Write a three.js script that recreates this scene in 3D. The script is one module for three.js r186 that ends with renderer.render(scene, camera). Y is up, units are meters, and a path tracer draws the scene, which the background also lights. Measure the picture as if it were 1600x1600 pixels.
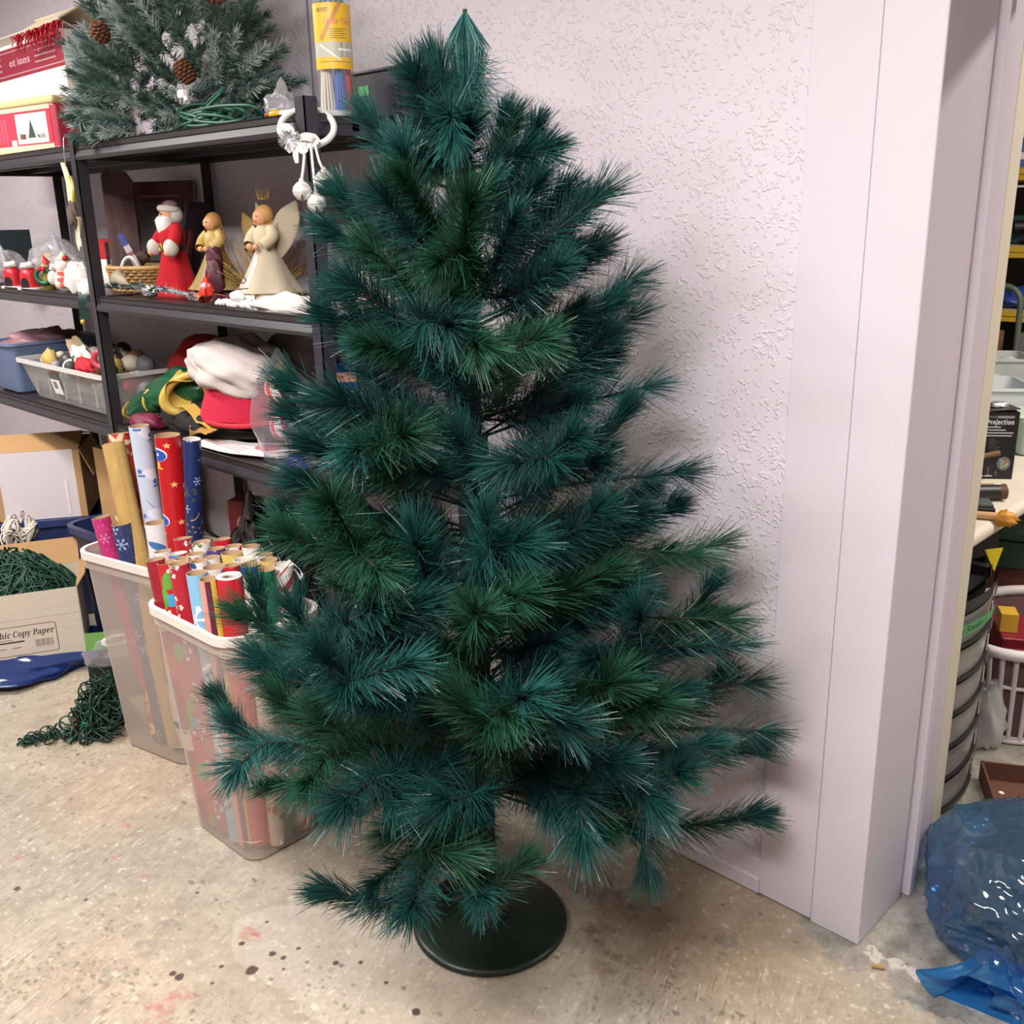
import * as THREE from 'three';
import { mergeGeometries } from 'three/addons/utils/BufferGeometryUtils.js';
import { RoundedBoxGeometry } from 'three/addons/geometries/RoundedBoxGeometry.js';
import { RectAreaLightUniformsLib } from 'three/addons/lights/RectAreaLightUniformsLib.js';

// ---------------------------------------------------------------- camera, light, exposure
const scene = new THREE.Scene();
const camera = new THREE.PerspectiveCamera(54.81, 1, 0.05, 60);
camera.position.set(0, 1.6, 0);
camera.rotation.order = 'YXZ';
camera.rotation.set(THREE.MathUtils.degToRad(-16.956), THREE.MathUtils.degToRad(44.377), THREE.MathUtils.degToRad(-1.2186));
scene.add(camera);
const renderer = new THREE.WebGLRenderer({ antialias: true });
renderer.toneMapping = THREE.LinearToneMapping;
renderer.toneMappingExposure = 1.08;
renderer.shadowMap.enabled = true;
RectAreaLightUniformsLib.init();
scene.background = new THREE.Color(0x000000);
const CEILING = 2.74;
// ceiling tube fittings: [x, z, length along x, width along z, light, colour]
const FITTINGS = [
  [-1.75, 0.55, 1.25, 0.32, 56, '#fdf8f6', 'the shelving side of the room'],
  [-0.45, 0.1, 1.25, 0.32, 82, '#fdf8f6', 'the doorway side of the room'],
  [-3.9, -0.35, 1.25, 0.32, 58, '#fdf8f6', 'the far end of the shelving'],
  [0.3, -3.3, 1.9, 0.16, 72, '#fff7ee', 'the room beyond the doorway'],
];

// ---------------------------------------------------------------- helpers
let seed = 20240607;
const rnd = () => { seed = (seed + 0x6d2b79f5) | 0; let t = Math.imul(seed ^ (seed >>> 15), 1 | seed); t = (t + Math.imul(t ^ (t >>> 7), 61 | t)) ^ t; return ((t ^ (t >>> 14)) >>> 0) / 4294967296; };
const rr = (a, b) => a + (b - a) * rnd();
const V = (x, y, z) => new THREE.Vector3(x, y, z);
const PI = Math.PI;
const taken = new Map();
function numbered(name) { const n = taken.get(name) || 0; taken.set(name, n + 1); return n ? name + '_' + String(n).padStart(3, '0') : name; }
function mat(color, roughness = 0.6, o = {}) { return new THREE.MeshPhysicalMaterial({ color, roughness, side: THREE.DoubleSide, ...o }); }
function clean(g) {
  g = g.index ? g.toNonIndexed() : g;
  for (const k of Object.keys(g.attributes)) if (!['position', 'normal', 'uv'].includes(k)) g.deleteAttribute(k);
  if (!g.attributes.uv) g.setAttribute('uv', new THREE.BufferAttribute(new Float32Array(g.attributes.position.count * 2), 2));
  if (!g.attributes.normal) g.computeVertexNormals();
  g.morphAttributes = {};
  return g;
}
const merge = (list) => { list = (Array.isArray(list) ? list.flat(3) : [list]); return list.length === 1 ? list[0] : mergeGeometries(list.map(clean), false); };
// place a geometry
function at(g, x = 0, y = 0, z = 0, rx = 0, ry = 0, rz = 0, s = 1) {
  const m = new THREE.Matrix4().compose(V(x, y, z), new THREE.Quaternion().setFromEuler(new THREE.Euler(rx, ry, rz, 'YXZ')), Array.isArray(s) ? V(...s) : V(s, s, s));
  g.applyMatrix4(m); return g;
}
const bx = (w, h, d, x = 0, y = 0, z = 0, r = 0) => at(r ? new RoundedBoxGeometry(w, h, d, 2, r) : new THREE.BoxGeometry(w, h, d), x, y, z);
const box2 = (x0, x1, y0, y1, z0, z1, r = 0) => bx(Math.abs(x1 - x0), Math.abs(y1 - y0), Math.abs(z1 - z0), (x0 + x1) / 2, (y0 + y1) / 2, (z0 + z1) / 2, r);
const cyl = (r0, r1, h, x = 0, y = 0, z = 0, n = 20, open = false) => at(new THREE.CylinderGeometry(r1, r0, h, n, 1, open), x, y, z);
const ball = (r, x = 0, y = 0, z = 0, s = 1, n = 16) => at(new THREE.SphereGeometry(r, n, Math.max(6, n * 0.7 | 0)), x, y, z, 0, 0, 0, s);
const lathe = (pts, n = 24) => new THREE.LatheGeometry(pts.map(([r, y]) => new THREE.Vector2(r, y)), n);
const tube = (pts, r, seg = 0, rad = 6, closed = false) => new THREE.TubeGeometry(new THREE.CatmullRomCurve3(pts.map((p) => (p.isVector3 ? p : V(...p))), closed), seg || Math.max(4, pts.length * 5), r, rad, closed);
function rod(a, b, r0, r1 = r0, n = 10) {
  const A = V(...a), B = V(...b), d = B.clone().sub(A), g = new THREE.CylinderGeometry(r1, r0, d.length(), n);
  g.applyMatrix4(new THREE.Matrix4().compose(A.add(B).multiplyScalar(0.5), new THREE.Quaternion().setFromUnitVectors(V(0, 1, 0), d.clone().normalize()), V(1, 1, 1)));
  return g;
}
function extrude(pts, depth, bevel = 0) {
  const s = new THREE.Shape(pts.map(([x, y]) => new THREE.Vector2(x, y)));
  return new THREE.ExtrudeGeometry(s, { depth, bevelEnabled: bevel > 0, bevelSize: bevel, bevelThickness: bevel, bevelSegments: 1, curveSegments: 8 });
}
// surface from a function of u, v
function surf(fn, nu, nv, closeU = false) {
  const p = [], uv = [], idx = [];
  for (let j = 0; j <= nv; j++) for (let i = 0; i <= nu; i++) { const q = fn(i / nu, j / nv); p.push(q[0], q[1], q[2]); uv.push(i / nu, j / nv); }
  for (let j = 0; j < nv; j++) for (let i = 0; i < nu; i++) { const a = j * (nu + 1) + i, b = a + 1, c = a + nu + 1, d = c + 1; idx.push(a, b, c, b, d, c); }
  const g = new THREE.BufferGeometry();
  g.setAttribute('position', new THREE.Float32BufferAttribute(p, 3)); g.setAttribute('uv', new THREE.Float32BufferAttribute(uv, 2)); g.setIndex(idx); g.computeVertexNormals();
  return g;
}
// lattice noise
const hash3 = (x, y, z) => { let h = Math.imul(x, 374761393) ^ Math.imul(y, 668265263) ^ Math.imul(z, 2147483647 - 1274126177); h = Math.imul(h ^ (h >>> 13), 1274126177); return ((h ^ (h >>> 16)) >>> 0) / 4294967296; };
function noise(x, y, z = 0) {
  const X = Math.floor(x), Y = Math.floor(y), Z = Math.floor(z); x -= X; y -= Y; z -= Z;
  const u = x * x * (3 - 2 * x), v = y * y * (3 - 2 * y), w = z * z * (3 - 2 * z), L = (a, b, t) => a + (b - a) * t;
  return L(L(L(hash3(X, Y, Z), hash3(X + 1, Y, Z), u), L(hash3(X, Y + 1, Z), hash3(X + 1, Y + 1, Z), u), v), L(L(hash3(X, Y, Z + 1), hash3(X + 1, Y, Z + 1), u), L(hash3(X, Y + 1, Z + 1), hash3(X + 1, Y + 1, Z + 1), u), v), w) * 2 - 1;
}
// lump: a soft bundle with folds
function lump(rx, ry, rz, amp, freq, off = 0, det = 24, flat = true) {
  const g = new THREE.SphereGeometry(1, det * 1.5 | 0, det), p = g.attributes.position;
  for (let i = 0; i < p.count; i++) {
    const x = p.getX(i), y = p.getY(i), z = p.getZ(i);
    const k = 1 + amp * (noise(x * freq + off, y * freq + off, z * freq) + 0.5 * Math.abs(noise(x * freq * 2.3, y * freq * 2.3 + off, z * freq * 2.3)));
    p.setXYZ(i, x * k * rx, (flat ? Math.max(-0.55, y * k) : y * k) * ry, z * k * rz);
  }
  g.computeVertexNormals(); return g;
}
function mesh(name, geos, m, parent) {
  const o = new THREE.Mesh(merge(geos), m); o.name = parent && parent !== scene ? name : numbered(name);
  o.castShadow = o.receiveShadow = true; (parent || scene).add(o); return o;
}
function tag(o, label, category, group) { o.userData.label = label; o.userData.category = category; if (group) o.userData.group = group; return o; }
function thing(name, label, category, pos = [0, 0, 0], turn = 0, group) {
  const o = new THREE.Group(); o.name = numbered(name); o.position.set(...pos); o.rotation.y = turn; scene.add(o); return tag(o, label, category, group);
}
function solo(name, label, category, geos, m, pos = [0, 0, 0], turn = 0, group) {
  const o = mesh(name, geos, m); o.position.set(...pos); o.rotation.y = turn; return tag(o, label, category, group);
}
function struct(name, geos, m) { const o = mesh(name, geos, m); o.userData.kind = 'structure'; return o; }
function canvasTex(w, h, draw, repeat) {
  const c = document.createElement('canvas'); c.width = w; c.height = h; const g = c.getContext('2d'); draw(g, w, h);
  const t = new THREE.CanvasTexture(c); t.colorSpace = THREE.SRGBColorSpace; t.wrapS = t.wrapT = THREE.RepeatWrapping; if (repeat) t.repeat.set(...repeat); return t;
}
function printMat(w, h, draw, rough = 0.5, o = {}) { return mat('#ffffff', rough, { map: canvasTex(w, h, draw), ...o }); }

// ---------------------------------------------------------------- shared materials
const M = {
  steel: mat('#2b2a30', 0.36), board: mat('#2a2423', 0.38), black: mat('#121214', 0.5), blackGloss: mat('#0d0d10', 0.22), white: mat('#e8e4e0', 0.6),
  kraft: mat('#b08a5e', 0.85), red: mat('#b01822', 0.6), redFelt: mat('#b3131f', 0.95, { sheen: 0.4, sheenColor: new THREE.Color('#ff6060') }), darkRed: mat('#6a1620', 0.6),
  burgundy: mat('#4a1420', 0.5), gold: mat('#c9a24a', 0.35, { metalness: 0.5 }), silver: mat('#d8d8dc', 0.25, { metalness: 0.8 }), green: mat('#0e5a38', 0.45), wire: mat('#143d2e', 0.5), cord: mat('#174f39', 0.42),
  fur: mat('#d2c9c1', 1), skin: mat('#d9a078', 0.7), blueBin: mat('#3a4a72', 0.45), navy: mat('#27325c', 0.5), cream: mat('#ddd0b8', 0.7), tulle: mat('#d6c8ae', 0.8, { transmission: 0.35 }), straw: mat('#a8854e', 0.85), twig: mat('#6b5232', 0.9),
  clear: mat('#f4f4f6', 0.12, { transmission: 0.92, ior: 1.45 }), film: mat('#f0eef2', 0.22, { transmission: 0.82, ior: 1.4 }), frosted: mat('#e9e2d9', 0.5, { transmission: 0.8, ior: 1.3 }), greyPlastic: mat('#77777a', 0.5), tape: mat('#5fae6e', 0.7), yellow: mat('#d8b13a', 0.55),
};
// ---------------------------------------------------------------- floor: worn painted concrete
const FX0 = -4.6, FZ0 = -4.3, FS = 4.7;
function floorTexture() {
  const N = 2048, c = document.createElement('canvas'); c.width = c.height = N; const g = c.getContext('2d');
  const img = g.createImageData(N, N), d = img.data, k = FS / N;
  // paint edge along the doorway: bare grey concrete beyond
  const edge = [[-1.6, -1.95], [-1.0, -1.86], [-0.86, -1.83], [-0.84, -1.81], [-0.77, -1.78], [-0.72, -1.77], [-0.67, -1.8], [-0.62, -1.75], [-0.52, -1.77], [-0.43, -1.81], [0.2, -1.84]];
  const edgeZ = (x) => { for (let i = 1; i < edge.length; i++) if (x <= edge[i][0]) { const a = edge[i - 1], b = edge[i]; return a[1] + (b[1] - a[1]) * Math.max(0, (x - a[0]) / (b[0] - a[0])); } return -1.84; };
  for (let j = 0; j < N; j++) for (let i = 0; i < N; i++) {
    const x = FX0 + i * k, z = FZ0 + j * k;
    const big = noise(x * 1.3, z * 1.3, 5), mid = noise(x * 6, z * 6, 9), fine = noise(x * 24, z * 24, 2), fine2 = noise(x * 61, z * 61, 14), grain = noise(x * 190, z * 190, 4);
    const a = x * 0.34 + z * 0.94, b = -x * 0.94 + z * 0.34, worn = Math.max(0, noise(x * 2.1, z * 2.1, 11) + 0.2);
    let r = 156, gg = 144, bb = 126;
    const t = 5 * big + 6 * mid + 6 * fine + 6 * fine2 + 7 * grain; r += t; gg += t; bb += t * 0.92;
    r += 5 * noise(x * 3.1, z * 3.1, 51); bb -= 5 * noise(x * 3.1, z * 3.1, 51);
    // brushed scratches, pale and dark, and pitted specks
    const sc = noise(a * 26, b * 260, 7), sd = noise(a * 34 + 9, b * 210, 17);
    if (sc > 0.58) { const q = (sc - 0.58) * 100 * worn; r += q; gg += q; bb += q; }
    if (sd > 0.62) { const q = (sd - 0.62) * 120 * worn; r -= q; gg -= q; bb -= q; }
    const pit = noise(x * 120, z * 120, 23), where = noise(x * 4.2, z * 4.2, 29);
    if (pit > 0.62 && where > 0.1) { const q = (pit - 0.62) * 260 * (where - 0.1); r -= q; gg -= q; bb -= q * 0.95; }
    if (pit < -0.68 && where < 0.2) { const q = (-pit - 0.68) * 150; r += q; gg += q; bb += q; }
    // bare concrete through the doorway
    const ez = edgeZ(x) + 0.018 * noise(x * 30, z * 30, 3) + 0.01 * noise(x * 80, z * 80, 8);
    if (z < ez) { const q = 136 + 12 * mid + 12 * fine + 9 * fine2 + 10 * grain + 10 * big; r = q; gg = q - 5; bb = q - 15; const s = Math.max(0, noise(x * 22, z * 22, 40) - 0.25); r -= s * 45; gg -= s * 46; bb -= s * 46; }
    const wl = -1.85 + 0.006 * noise(x * 40, 1, 1), wd = Math.abs(z - wl);
    if (x > -0.73 && wd < 0.013 + 0.016 * noise(x * 50, z * 50, 6) && grain + 0.6 * fine2 < 0.45) { r = 184; gg = 178; bb = 168; }
    const o = (j * N + i) * 4; d[o] = r; d[o + 1] = gg; d[o + 2] = bb; d[o + 3] = 255;
  }
  g.putImageData(img, 0, 0);
  g.setTransform(1 / k, 0, 0, 1 / k, -FX0 / k, -FZ0 / k);
  const poly = (pts, col) => { g.fillStyle = col; g.beginPath(); pts.forEach(([x, z], i) => { const [x2, z2] = pts[(i + 1) % pts.length]; for (let q = 0; q < 14; q++) { const u = q / 14, X = x + (x2 - x) * u, Z = z + (z2 - z) * u; g.lineTo(X + 0.014 * noise(X * 26, Z * 26, 3) + 0.006 * noise(X * 90, Z * 90, 5), Z + 0.014 * noise(X * 26, Z * 26, 13) + 0.006 * noise(X * 90, Z * 90, 15)); } }); g.closePath(); g.fill(); };
  const blob = (x, z, r, col, n = 16, rough = 0.3, sx = 1) => { g.fillStyle = col; g.beginPath(); for (let i = 0; i <= n; i++) { const a = i / n * 2 * PI, q = r * (1 + rough * noise(Math.cos(a) * 1.6 + x * 40, Math.sin(a) * 1.6, z * 40)); g.lineTo(x + Math.cos(a) * q * sx, z + Math.sin(a) * q); } g.fill(); };
  const cluster = (x, z, R, n, r, col, sx = 1.4) => { for (let i = 0; i < n; i++) { const a = rnd() * 6.28, q = Math.sqrt(rnd()) * R; blob(x + Math.cos(a) * q * sx, z + Math.sin(a) * q, r * rr(0.3, 1), col, 9, 0.7, rr(0.7, 2)); } };
  // paler repainted patch around the tree stand, browner ground beside it
  poly([[-1.86, -0.93], [-1.83, -1.02], [-1.80, -1.09], [-1.69, -1.26], [-1.62, -1.5], [-1.5, -1.6], [-1.38, -1.62], [-1.23, -1.5], [-1.13, -1.35], [-1.07, -1.23], [-1.13, -1.08], [-1.35, -0.9], [-1.75, -0.86]], 'rgba(196,190,180,0.26)');
  poly([[-1.05, -1.25], [-1.12, -1.37], [-1.23, -1.52], [-1.3, -1.58], [-1.2, -1.72], [-1.1, -1.76], [-1.02, -1.6], [-0.98, -1.4]], 'rgba(112,94,82,0.16)');
  for (const [x, z, R, n] of [[-1.17, -1.62, 0.06, 40], [-1.19, -1.48, 0.035, 26], [-1.35, -1.62, 0.07, 40], [-1.08, -1.42, 0.05, 24]]) cluster(x, z, R, n, 0.012, 'rgba(98,80,70,0.2)');
  // scuffed grey track on the left
  for (const [x, z] of [[-2.1, -1.05], [-2.05, -0.97], [-2.01, -0.88], [-1.96, -0.81], [-1.935, -0.74], [-1.91, -0.66], [-1.87, -0.56], [-1.85, -0.48]]) cluster(x, z, 0.035, 60, 0.008, 'rgba(118,116,108,0.16)', 0.8);
  // dried paint drips
  const drips = [[-1.69, -0.87, 0.014], [-1.79, -0.75, 0.011], [-1.81, -0.745, 0.008], [-1.33, -1.04, 0.010], [-1.7, -0.93, 0.008], [-1.8, -0.98, 0.004], [-1.67, -0.94, 0.006], [-1.44, -1.05, 0.0045], [-1.53, -1.05, 0.005], [-1.67, -0.98, 0.005], [-2.37, -0.62, 0.008], [-1.57, -1.01, 0.007], [-1.78, -0.9, 0.007], [-1.75, -0.83, 0.005], [-1.72, -0.79, 0.004], [-1.62, -0.97, 0.005], [-1.64, -0.92, 0.0035], [-2.02, -0.92, 0.0045], [-2.2, -0.72, 0.005]];
  for (const [x, z, r] of drips) blob(x, z, r, 'rgba(62,42,40,0.86)', 18, 0.22);
  for (const [x, z, r] of [[-1.56, -0.99, 0.009], [-1.6, -0.95, 0.008], [-0.97, -1.66, 0.024], [-0.95, -1.62, 0.011]]) { blob(x, z, r, 'rgba(104,98,92,0.42)', 20, 0.35); cluster(x, z, r, 14, r * 0.3, 'rgba(180,172,160,0.4)', 1); }
  for (const [x, z, R] of [[-1.79, -0.93, 0.022], [-1.74, -0.71, 0.035], [-1.72, -0.66, 0.04], [-2.5, -0.67, 0.012], [-2.31, -0.84, 0.009], [-2.42, -0.93, 0.008], [-2.18, -0.86, 0.009], [-2.7, -0.95, 0.009]]) cluster(x, z, R, 34, Math.min(0.009, R * 0.4), 'rgba(158,92,86,0.2)', 1.1);
  // flakes, pits and scratches
  for (let i = 0; i < 1500; i++) {
    const x = rr(-3.6, -0.6), z = rr(-1.82, -0.1), r = Math.pow(rnd(), 4) * 0.006 + 0.0011, w = rnd();
    blob(x, z, r, w < 0.5 ? 'rgba(202,196,186,0.5)' : w < 0.85 ? 'rgba(84,74,66,0.5)' : 'rgba(132,112,92,0.5)', 8, 0.6, rr(0.7, 2.4));
  }
  for (let i = 0; i < 900; i++) { const x = rr(-2.8, -1.45), z = rr(-1.25, -0.25), l = Math.pow(rnd(), 2) * 0.07 + 0.006, a = 1.22 + rr(-0.3, 0.3); g.strokeStyle = rnd() < 0.66 ? 'rgba(204,197,186,0.3)' : 'rgba(104,94,84,0.3)'; g.lineWidth = rr(0.0008, 0.002); g.beginPath(); g.moveTo(x, z); g.lineTo(x + Math.cos(a) * l, z + Math.sin(a) * l); g.stroke(); }
  for (const [x, z, n] of [[-2.05, -0.5, 70], [-2.0, -0.6, 60], [-1.88, -0.66, 40], [-1.02, -1.35, 20], [-2.1, -0.74, 40], [-1.5, -0.95, 30]]) cluster(x, z, 0.06, n, 0.005, 'rgba(92,84,76,0.4)', 1.7);
  for (let i = 0; i < 60; i++) { const x = rr(-0.7, -0.4), z = rr(-2.1, -1.75); blob(x, z, rr(0.001, 0.004), 'rgba(78,72,65,0.55)', 7); }
  const t = new THREE.CanvasTexture(c); t.colorSpace = THREE.SRGBColorSpace; t.wrapS = t.wrapT = THREE.RepeatWrapping; return t;
}
{
  const g = new THREE.BoxGeometry(11, 0.12, 12), p = g.attributes.position, uv = g.attributes.uv;
  at(g, -1.5, -0.06, -1);
  for (let i = 0; i < p.count; i++) uv.setXY(i, (p.getX(i) - FX0) / FS, 1 - (p.getZ(i) - FZ0) / FS);
  struct('floor', g, mat('#ffffff', 0.62, { map: floorTexture() }));
}
// ---------------------------------------------------------------- walls
function knockdown() {
  const N = 1024, d = new Uint8Array(N * N * 4), L = 0.62;
  const pn = (x, y, q, s) => { const X = Math.floor(x), Y = Math.floor(y); let a = x - X, b = y - Y; a = a * a * (3 - 2 * a); b = b * b * (3 - 2 * b); const h = (i, j) => hash3(((i % q) + q) % q, ((j % q) + q) % q, s); return (h(X, Y) * (1 - a) + h(X + 1, Y) * a) * (1 - b) + (h(X, Y + 1) * (1 - a) + h(X + 1, Y + 1) * a) * b; };
  for (let j = 0; j < N; j++) for (let i = 0; i < N; i++) {
    const u = i / N, v = j / N;
    const wx = pn(u * 30, v * 30, 30, 3) * 1.4, wy = pn(u * 30, v * 30, 30, 4) * 1.4;
    const a = pn(u * 72 + wx, v * 72 + wy, 72, 1), b = pn(u * 150 + wy, v * 150 + wx, 150, 2), m = pn(u * 14, v * 14, 14, 5);
    let h = Math.min(1, Math.max(0, (a * 0.62 + b * 0.38 - 0.60 + 0.2 * (m - 0.5)) * 5.5)); h = h * 0.9 + 0.1 * pn(u * 400, v * 400, 400, 6);
    const q = h * 255, o = (j * N + i) * 4; d[o] = d[o + 1] = d[o + 2] = q; d[o + 3] = 255;
  }
  const t = new THREE.DataTexture(d, N, N); t.wrapS = t.wrapT = THREE.RepeatWrapping; t.magFilter = THREE.LinearFilter; t.repeat.set(1 / L, 1 / L); t.needsUpdate = true; return t;
}
const LILAC = '#cec6cf';
const wallMat = mat(LILAC, 0.62, { bumpMap: knockdown(), bumpScale: 0.0016 });
const paint = mat('#cbc3cc', 0.45), roomPaint = mat('#d8cfce', 0.8), garagePaint = mat('#cdc6b4', 0.7);
function meterUV(g, ax = 'x', ay = 'y') { const p = g.attributes.position, uv = g.attributes.uv, get = { x: (i) => p.getX(i), y: (i) => p.getY(i), z: (i) => p.getZ(i) }; for (let i = 0; i < p.count; i++) uv.setXY(i, get[ax](i), get[ay](i)); return g; }
const WZ = -1.861, WB = -2.316, OX0 = -0.745, OX1 = 1.75, HEAD = 2.06;
struct('wall_back', meterUV(box2(-6.6, -1.0, 0, CEILING, WZ, WB + 0.002)), wallMat);
// flat boards framing the doorway, with a seam
struct('trim_1', [box2(-1.0, -0.8635, 0.004, CEILING, WZ + 0.012, WB, 0.002)], paint);
struct('trim_2', [box2(-0.862, OX0, 0, CEILING, WZ + 0.016, WZ - 0.21, 0.004)], paint);
struct('trim_3', [box2(-0.862, OX0 - 0.012, 0, CEILING, WZ - 0.211, -2.255, 0.003)], paint);
struct('trim_4', [box2(-0.862, OX0 - 0.012, 0, CEILING, -2.2555, WB - 0.004, 0.003)], garagePaint);
struct('trim_5', [box2(OX0 - 0.013, OX0 + 0.016, 0.0, HEAD, -2.085, -2.112, 0.003)], paint);
// wall seam strip high on the back wall
struct('trim_6', [box2(-2.603, -2.597, 1.0, CEILING, WZ - 0.002, WZ + 0.004)], mat('#8f8790', 0.6));
struct('wall_header', box2(OX0 - 0.1, OX1 + 0.1, HEAD, CEILING, WZ, WB), paint);
struct('wall_right', [box2(OX1, 3.2, 0, CEILING, WZ, WB)], paint);
struct('wall_left', box2(-6.7, -6.6, 0, CEILING, -6.2, 4.2), roomPaint);
struct('wall_front', box2(-6.7, 3.2, 0, CEILING, 4.1, 4.2), roomPaint);
struct('wall_side', box2(3.2, 3.3, 0, CEILING, -6.2, 4.2), roomPaint);
struct('wall_far', box2(-6.7, 3.3, 0, CEILING, -6.2, -6.3), garagePaint);
struct('ceiling', box2(-6.7, 3.3, CEILING, CEILING + 0.1, -6.3, 4.2), mat('#e6e2de', 0.85));
{ // moulded baseboard
  const prof = [[0, 0], [0.014, 0], [0.014, 0.035], [0.010, 0.042], [0.010, 0.085], [0.005, 0.094], [0.004, 0.106], [0, 0.112]];
  const g = extrude(prof, 5.6); at(g, 0, 0, 0, 0, -PI / 2, 0); // shape x -> z, length along -x
  const b = at(g, -1.0, 0.004, WZ); struct('baseboard_back', b, paint);
}
// ---------------------------------------------------------------- ceiling tube fittings
for (const [x, z, w, d, power, col, where] of FITTINGS) {
  const t = thing('ceiling_light', `long white tube light fitting on the ceiling of ${where}`, 'ceiling light', [x, CEILING, z]);
  mesh('housing', [bx(w + 0.06, 0.05, d + 0.05, 0, -0.026, 0, 0.01)], M.white, t);
  mesh('diffuser', bx(w, 0.012, d, 0, -0.058, 0), new THREE.MeshStandardMaterial({ color: '#ffffff', emissive: new THREE.Color(col), emissiveIntensity: 2.0, roughness: 0.6 }), t);
  const l = new THREE.RectAreaLight(new THREE.Color(col), power, w, d); l.position.set(x, CEILING - 0.068, z); l.rotation.x = -PI / 2; scene.add(l);
}
// ---------------------------------------------------------------- the artificial pine tree
const AX = -1.411, AZ = -1.339;
// needle collector: bent tapered strips
class Needles {
  constructor() { this.p = []; this.i = []; }
  add(o, dir, len, w, bend, midBend = 0.25) {
    const side = V(rr(-1, 1), rr(-1, 1), rr(-1, 1)).cross(dir).normalize().multiplyScalar(w / 2);
    const m = o.clone().addScaledVector(dir, len * 0.52), e = o.clone().addScaledVector(dir, len).addScaledVector(bend, len);
    m.addScaledVector(bend, len * midBend);
    const n = this.p.length / 3;
    for (const [q, k] of [[o, 1], [m, 0.95], [e, 0.45]]) this.p.push(q.x + side.x * k, q.y + side.y * k, q.z + side.z * k, q.x - side.x * k, q.y - side.y * k, q.z - side.z * k);
    this.i.push(n, n + 1, n + 2, n + 1, n + 3, n + 2, n + 2, n + 3, n + 4, n + 3, n + 5, n + 4);
  }
  geometry() { const g = new THREE.BufferGeometry(); g.setAttribute('position', new THREE.Float32BufferAttribute(this.p, 3)); g.setIndex(this.i); g.computeVertexNormals(); return g; }
}
function brush(curve, len, s0, count, o = {}) {
  const { L0 = 0.062, L1 = 0.1, w = 0.0015, open = 1.15, close = 0.6, sag = 0.07, tipShare = 0.2, tipAngle = 0.6 } = o, N = new Needles(), P = V(), T = V();
  const ref = V(rr(-1, 1), rr(-1, 1), rr(-1, 1)).normalize(), clumps = Array.from({ length: 9 }, () => rnd() * 2 * PI);
  for (let k = 0; k < count; k++) {
    const atTip = rnd() < tipShare, s = atTip ? 1 - 0.03 * rnd() : s0 + (1 - s0) * Math.pow(rnd(), 0.8);
    curve.getPointAt(s, P); curve.getTangentAt(s, T);
    const e1 = ref.clone().cross(T).normalize(), e2 = T.clone().cross(e1), az = rnd() < 0.75 ? clumps[Math.floor(rnd() * clumps.length)] + (rnd() + rnd() - 1) * 0.34 : rnd() * 2 * PI, a = e1.multiplyScalar(Math.cos(az)).addScaledVector(e2, Math.sin(az));
    const ang = atTip ? rr(0.03, tipAngle) : (open + (close - open) * s) * rr(0.75, 1.2);
    const dir = T.clone().multiplyScalar(Math.cos(ang)).addScaledVector(a, Math.sin(ang)).normalize();
    const bend = V(rr(-0.09, 0.09), rr(-0.09, 0.09) - sag, rr(-0.09, 0.09));
    if (rnd() < 0.06) { dir.add(V(rr(-0.6, 0.6), rr(-0.6, 0.6), rr(-0.6, 0.6))).normalize(); }
    N.add(P, dir, rr(L0, L1) * (0.82 + 0.18 * s), w * rr(0.75, 1.2), bend);
  }
  return N.geometry();
}
const needleMat = { g: [mat('#1f4a36', 0.36), mat('#244f39', 0.36)], t: [mat('#1a4842', 0.34), mat('#22544f', 0.34), mat('#18423e', 0.36)] };
const barkMat = mat('#1c2420', 0.7), poleMat = mat('#10201a', 0.4);
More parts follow.
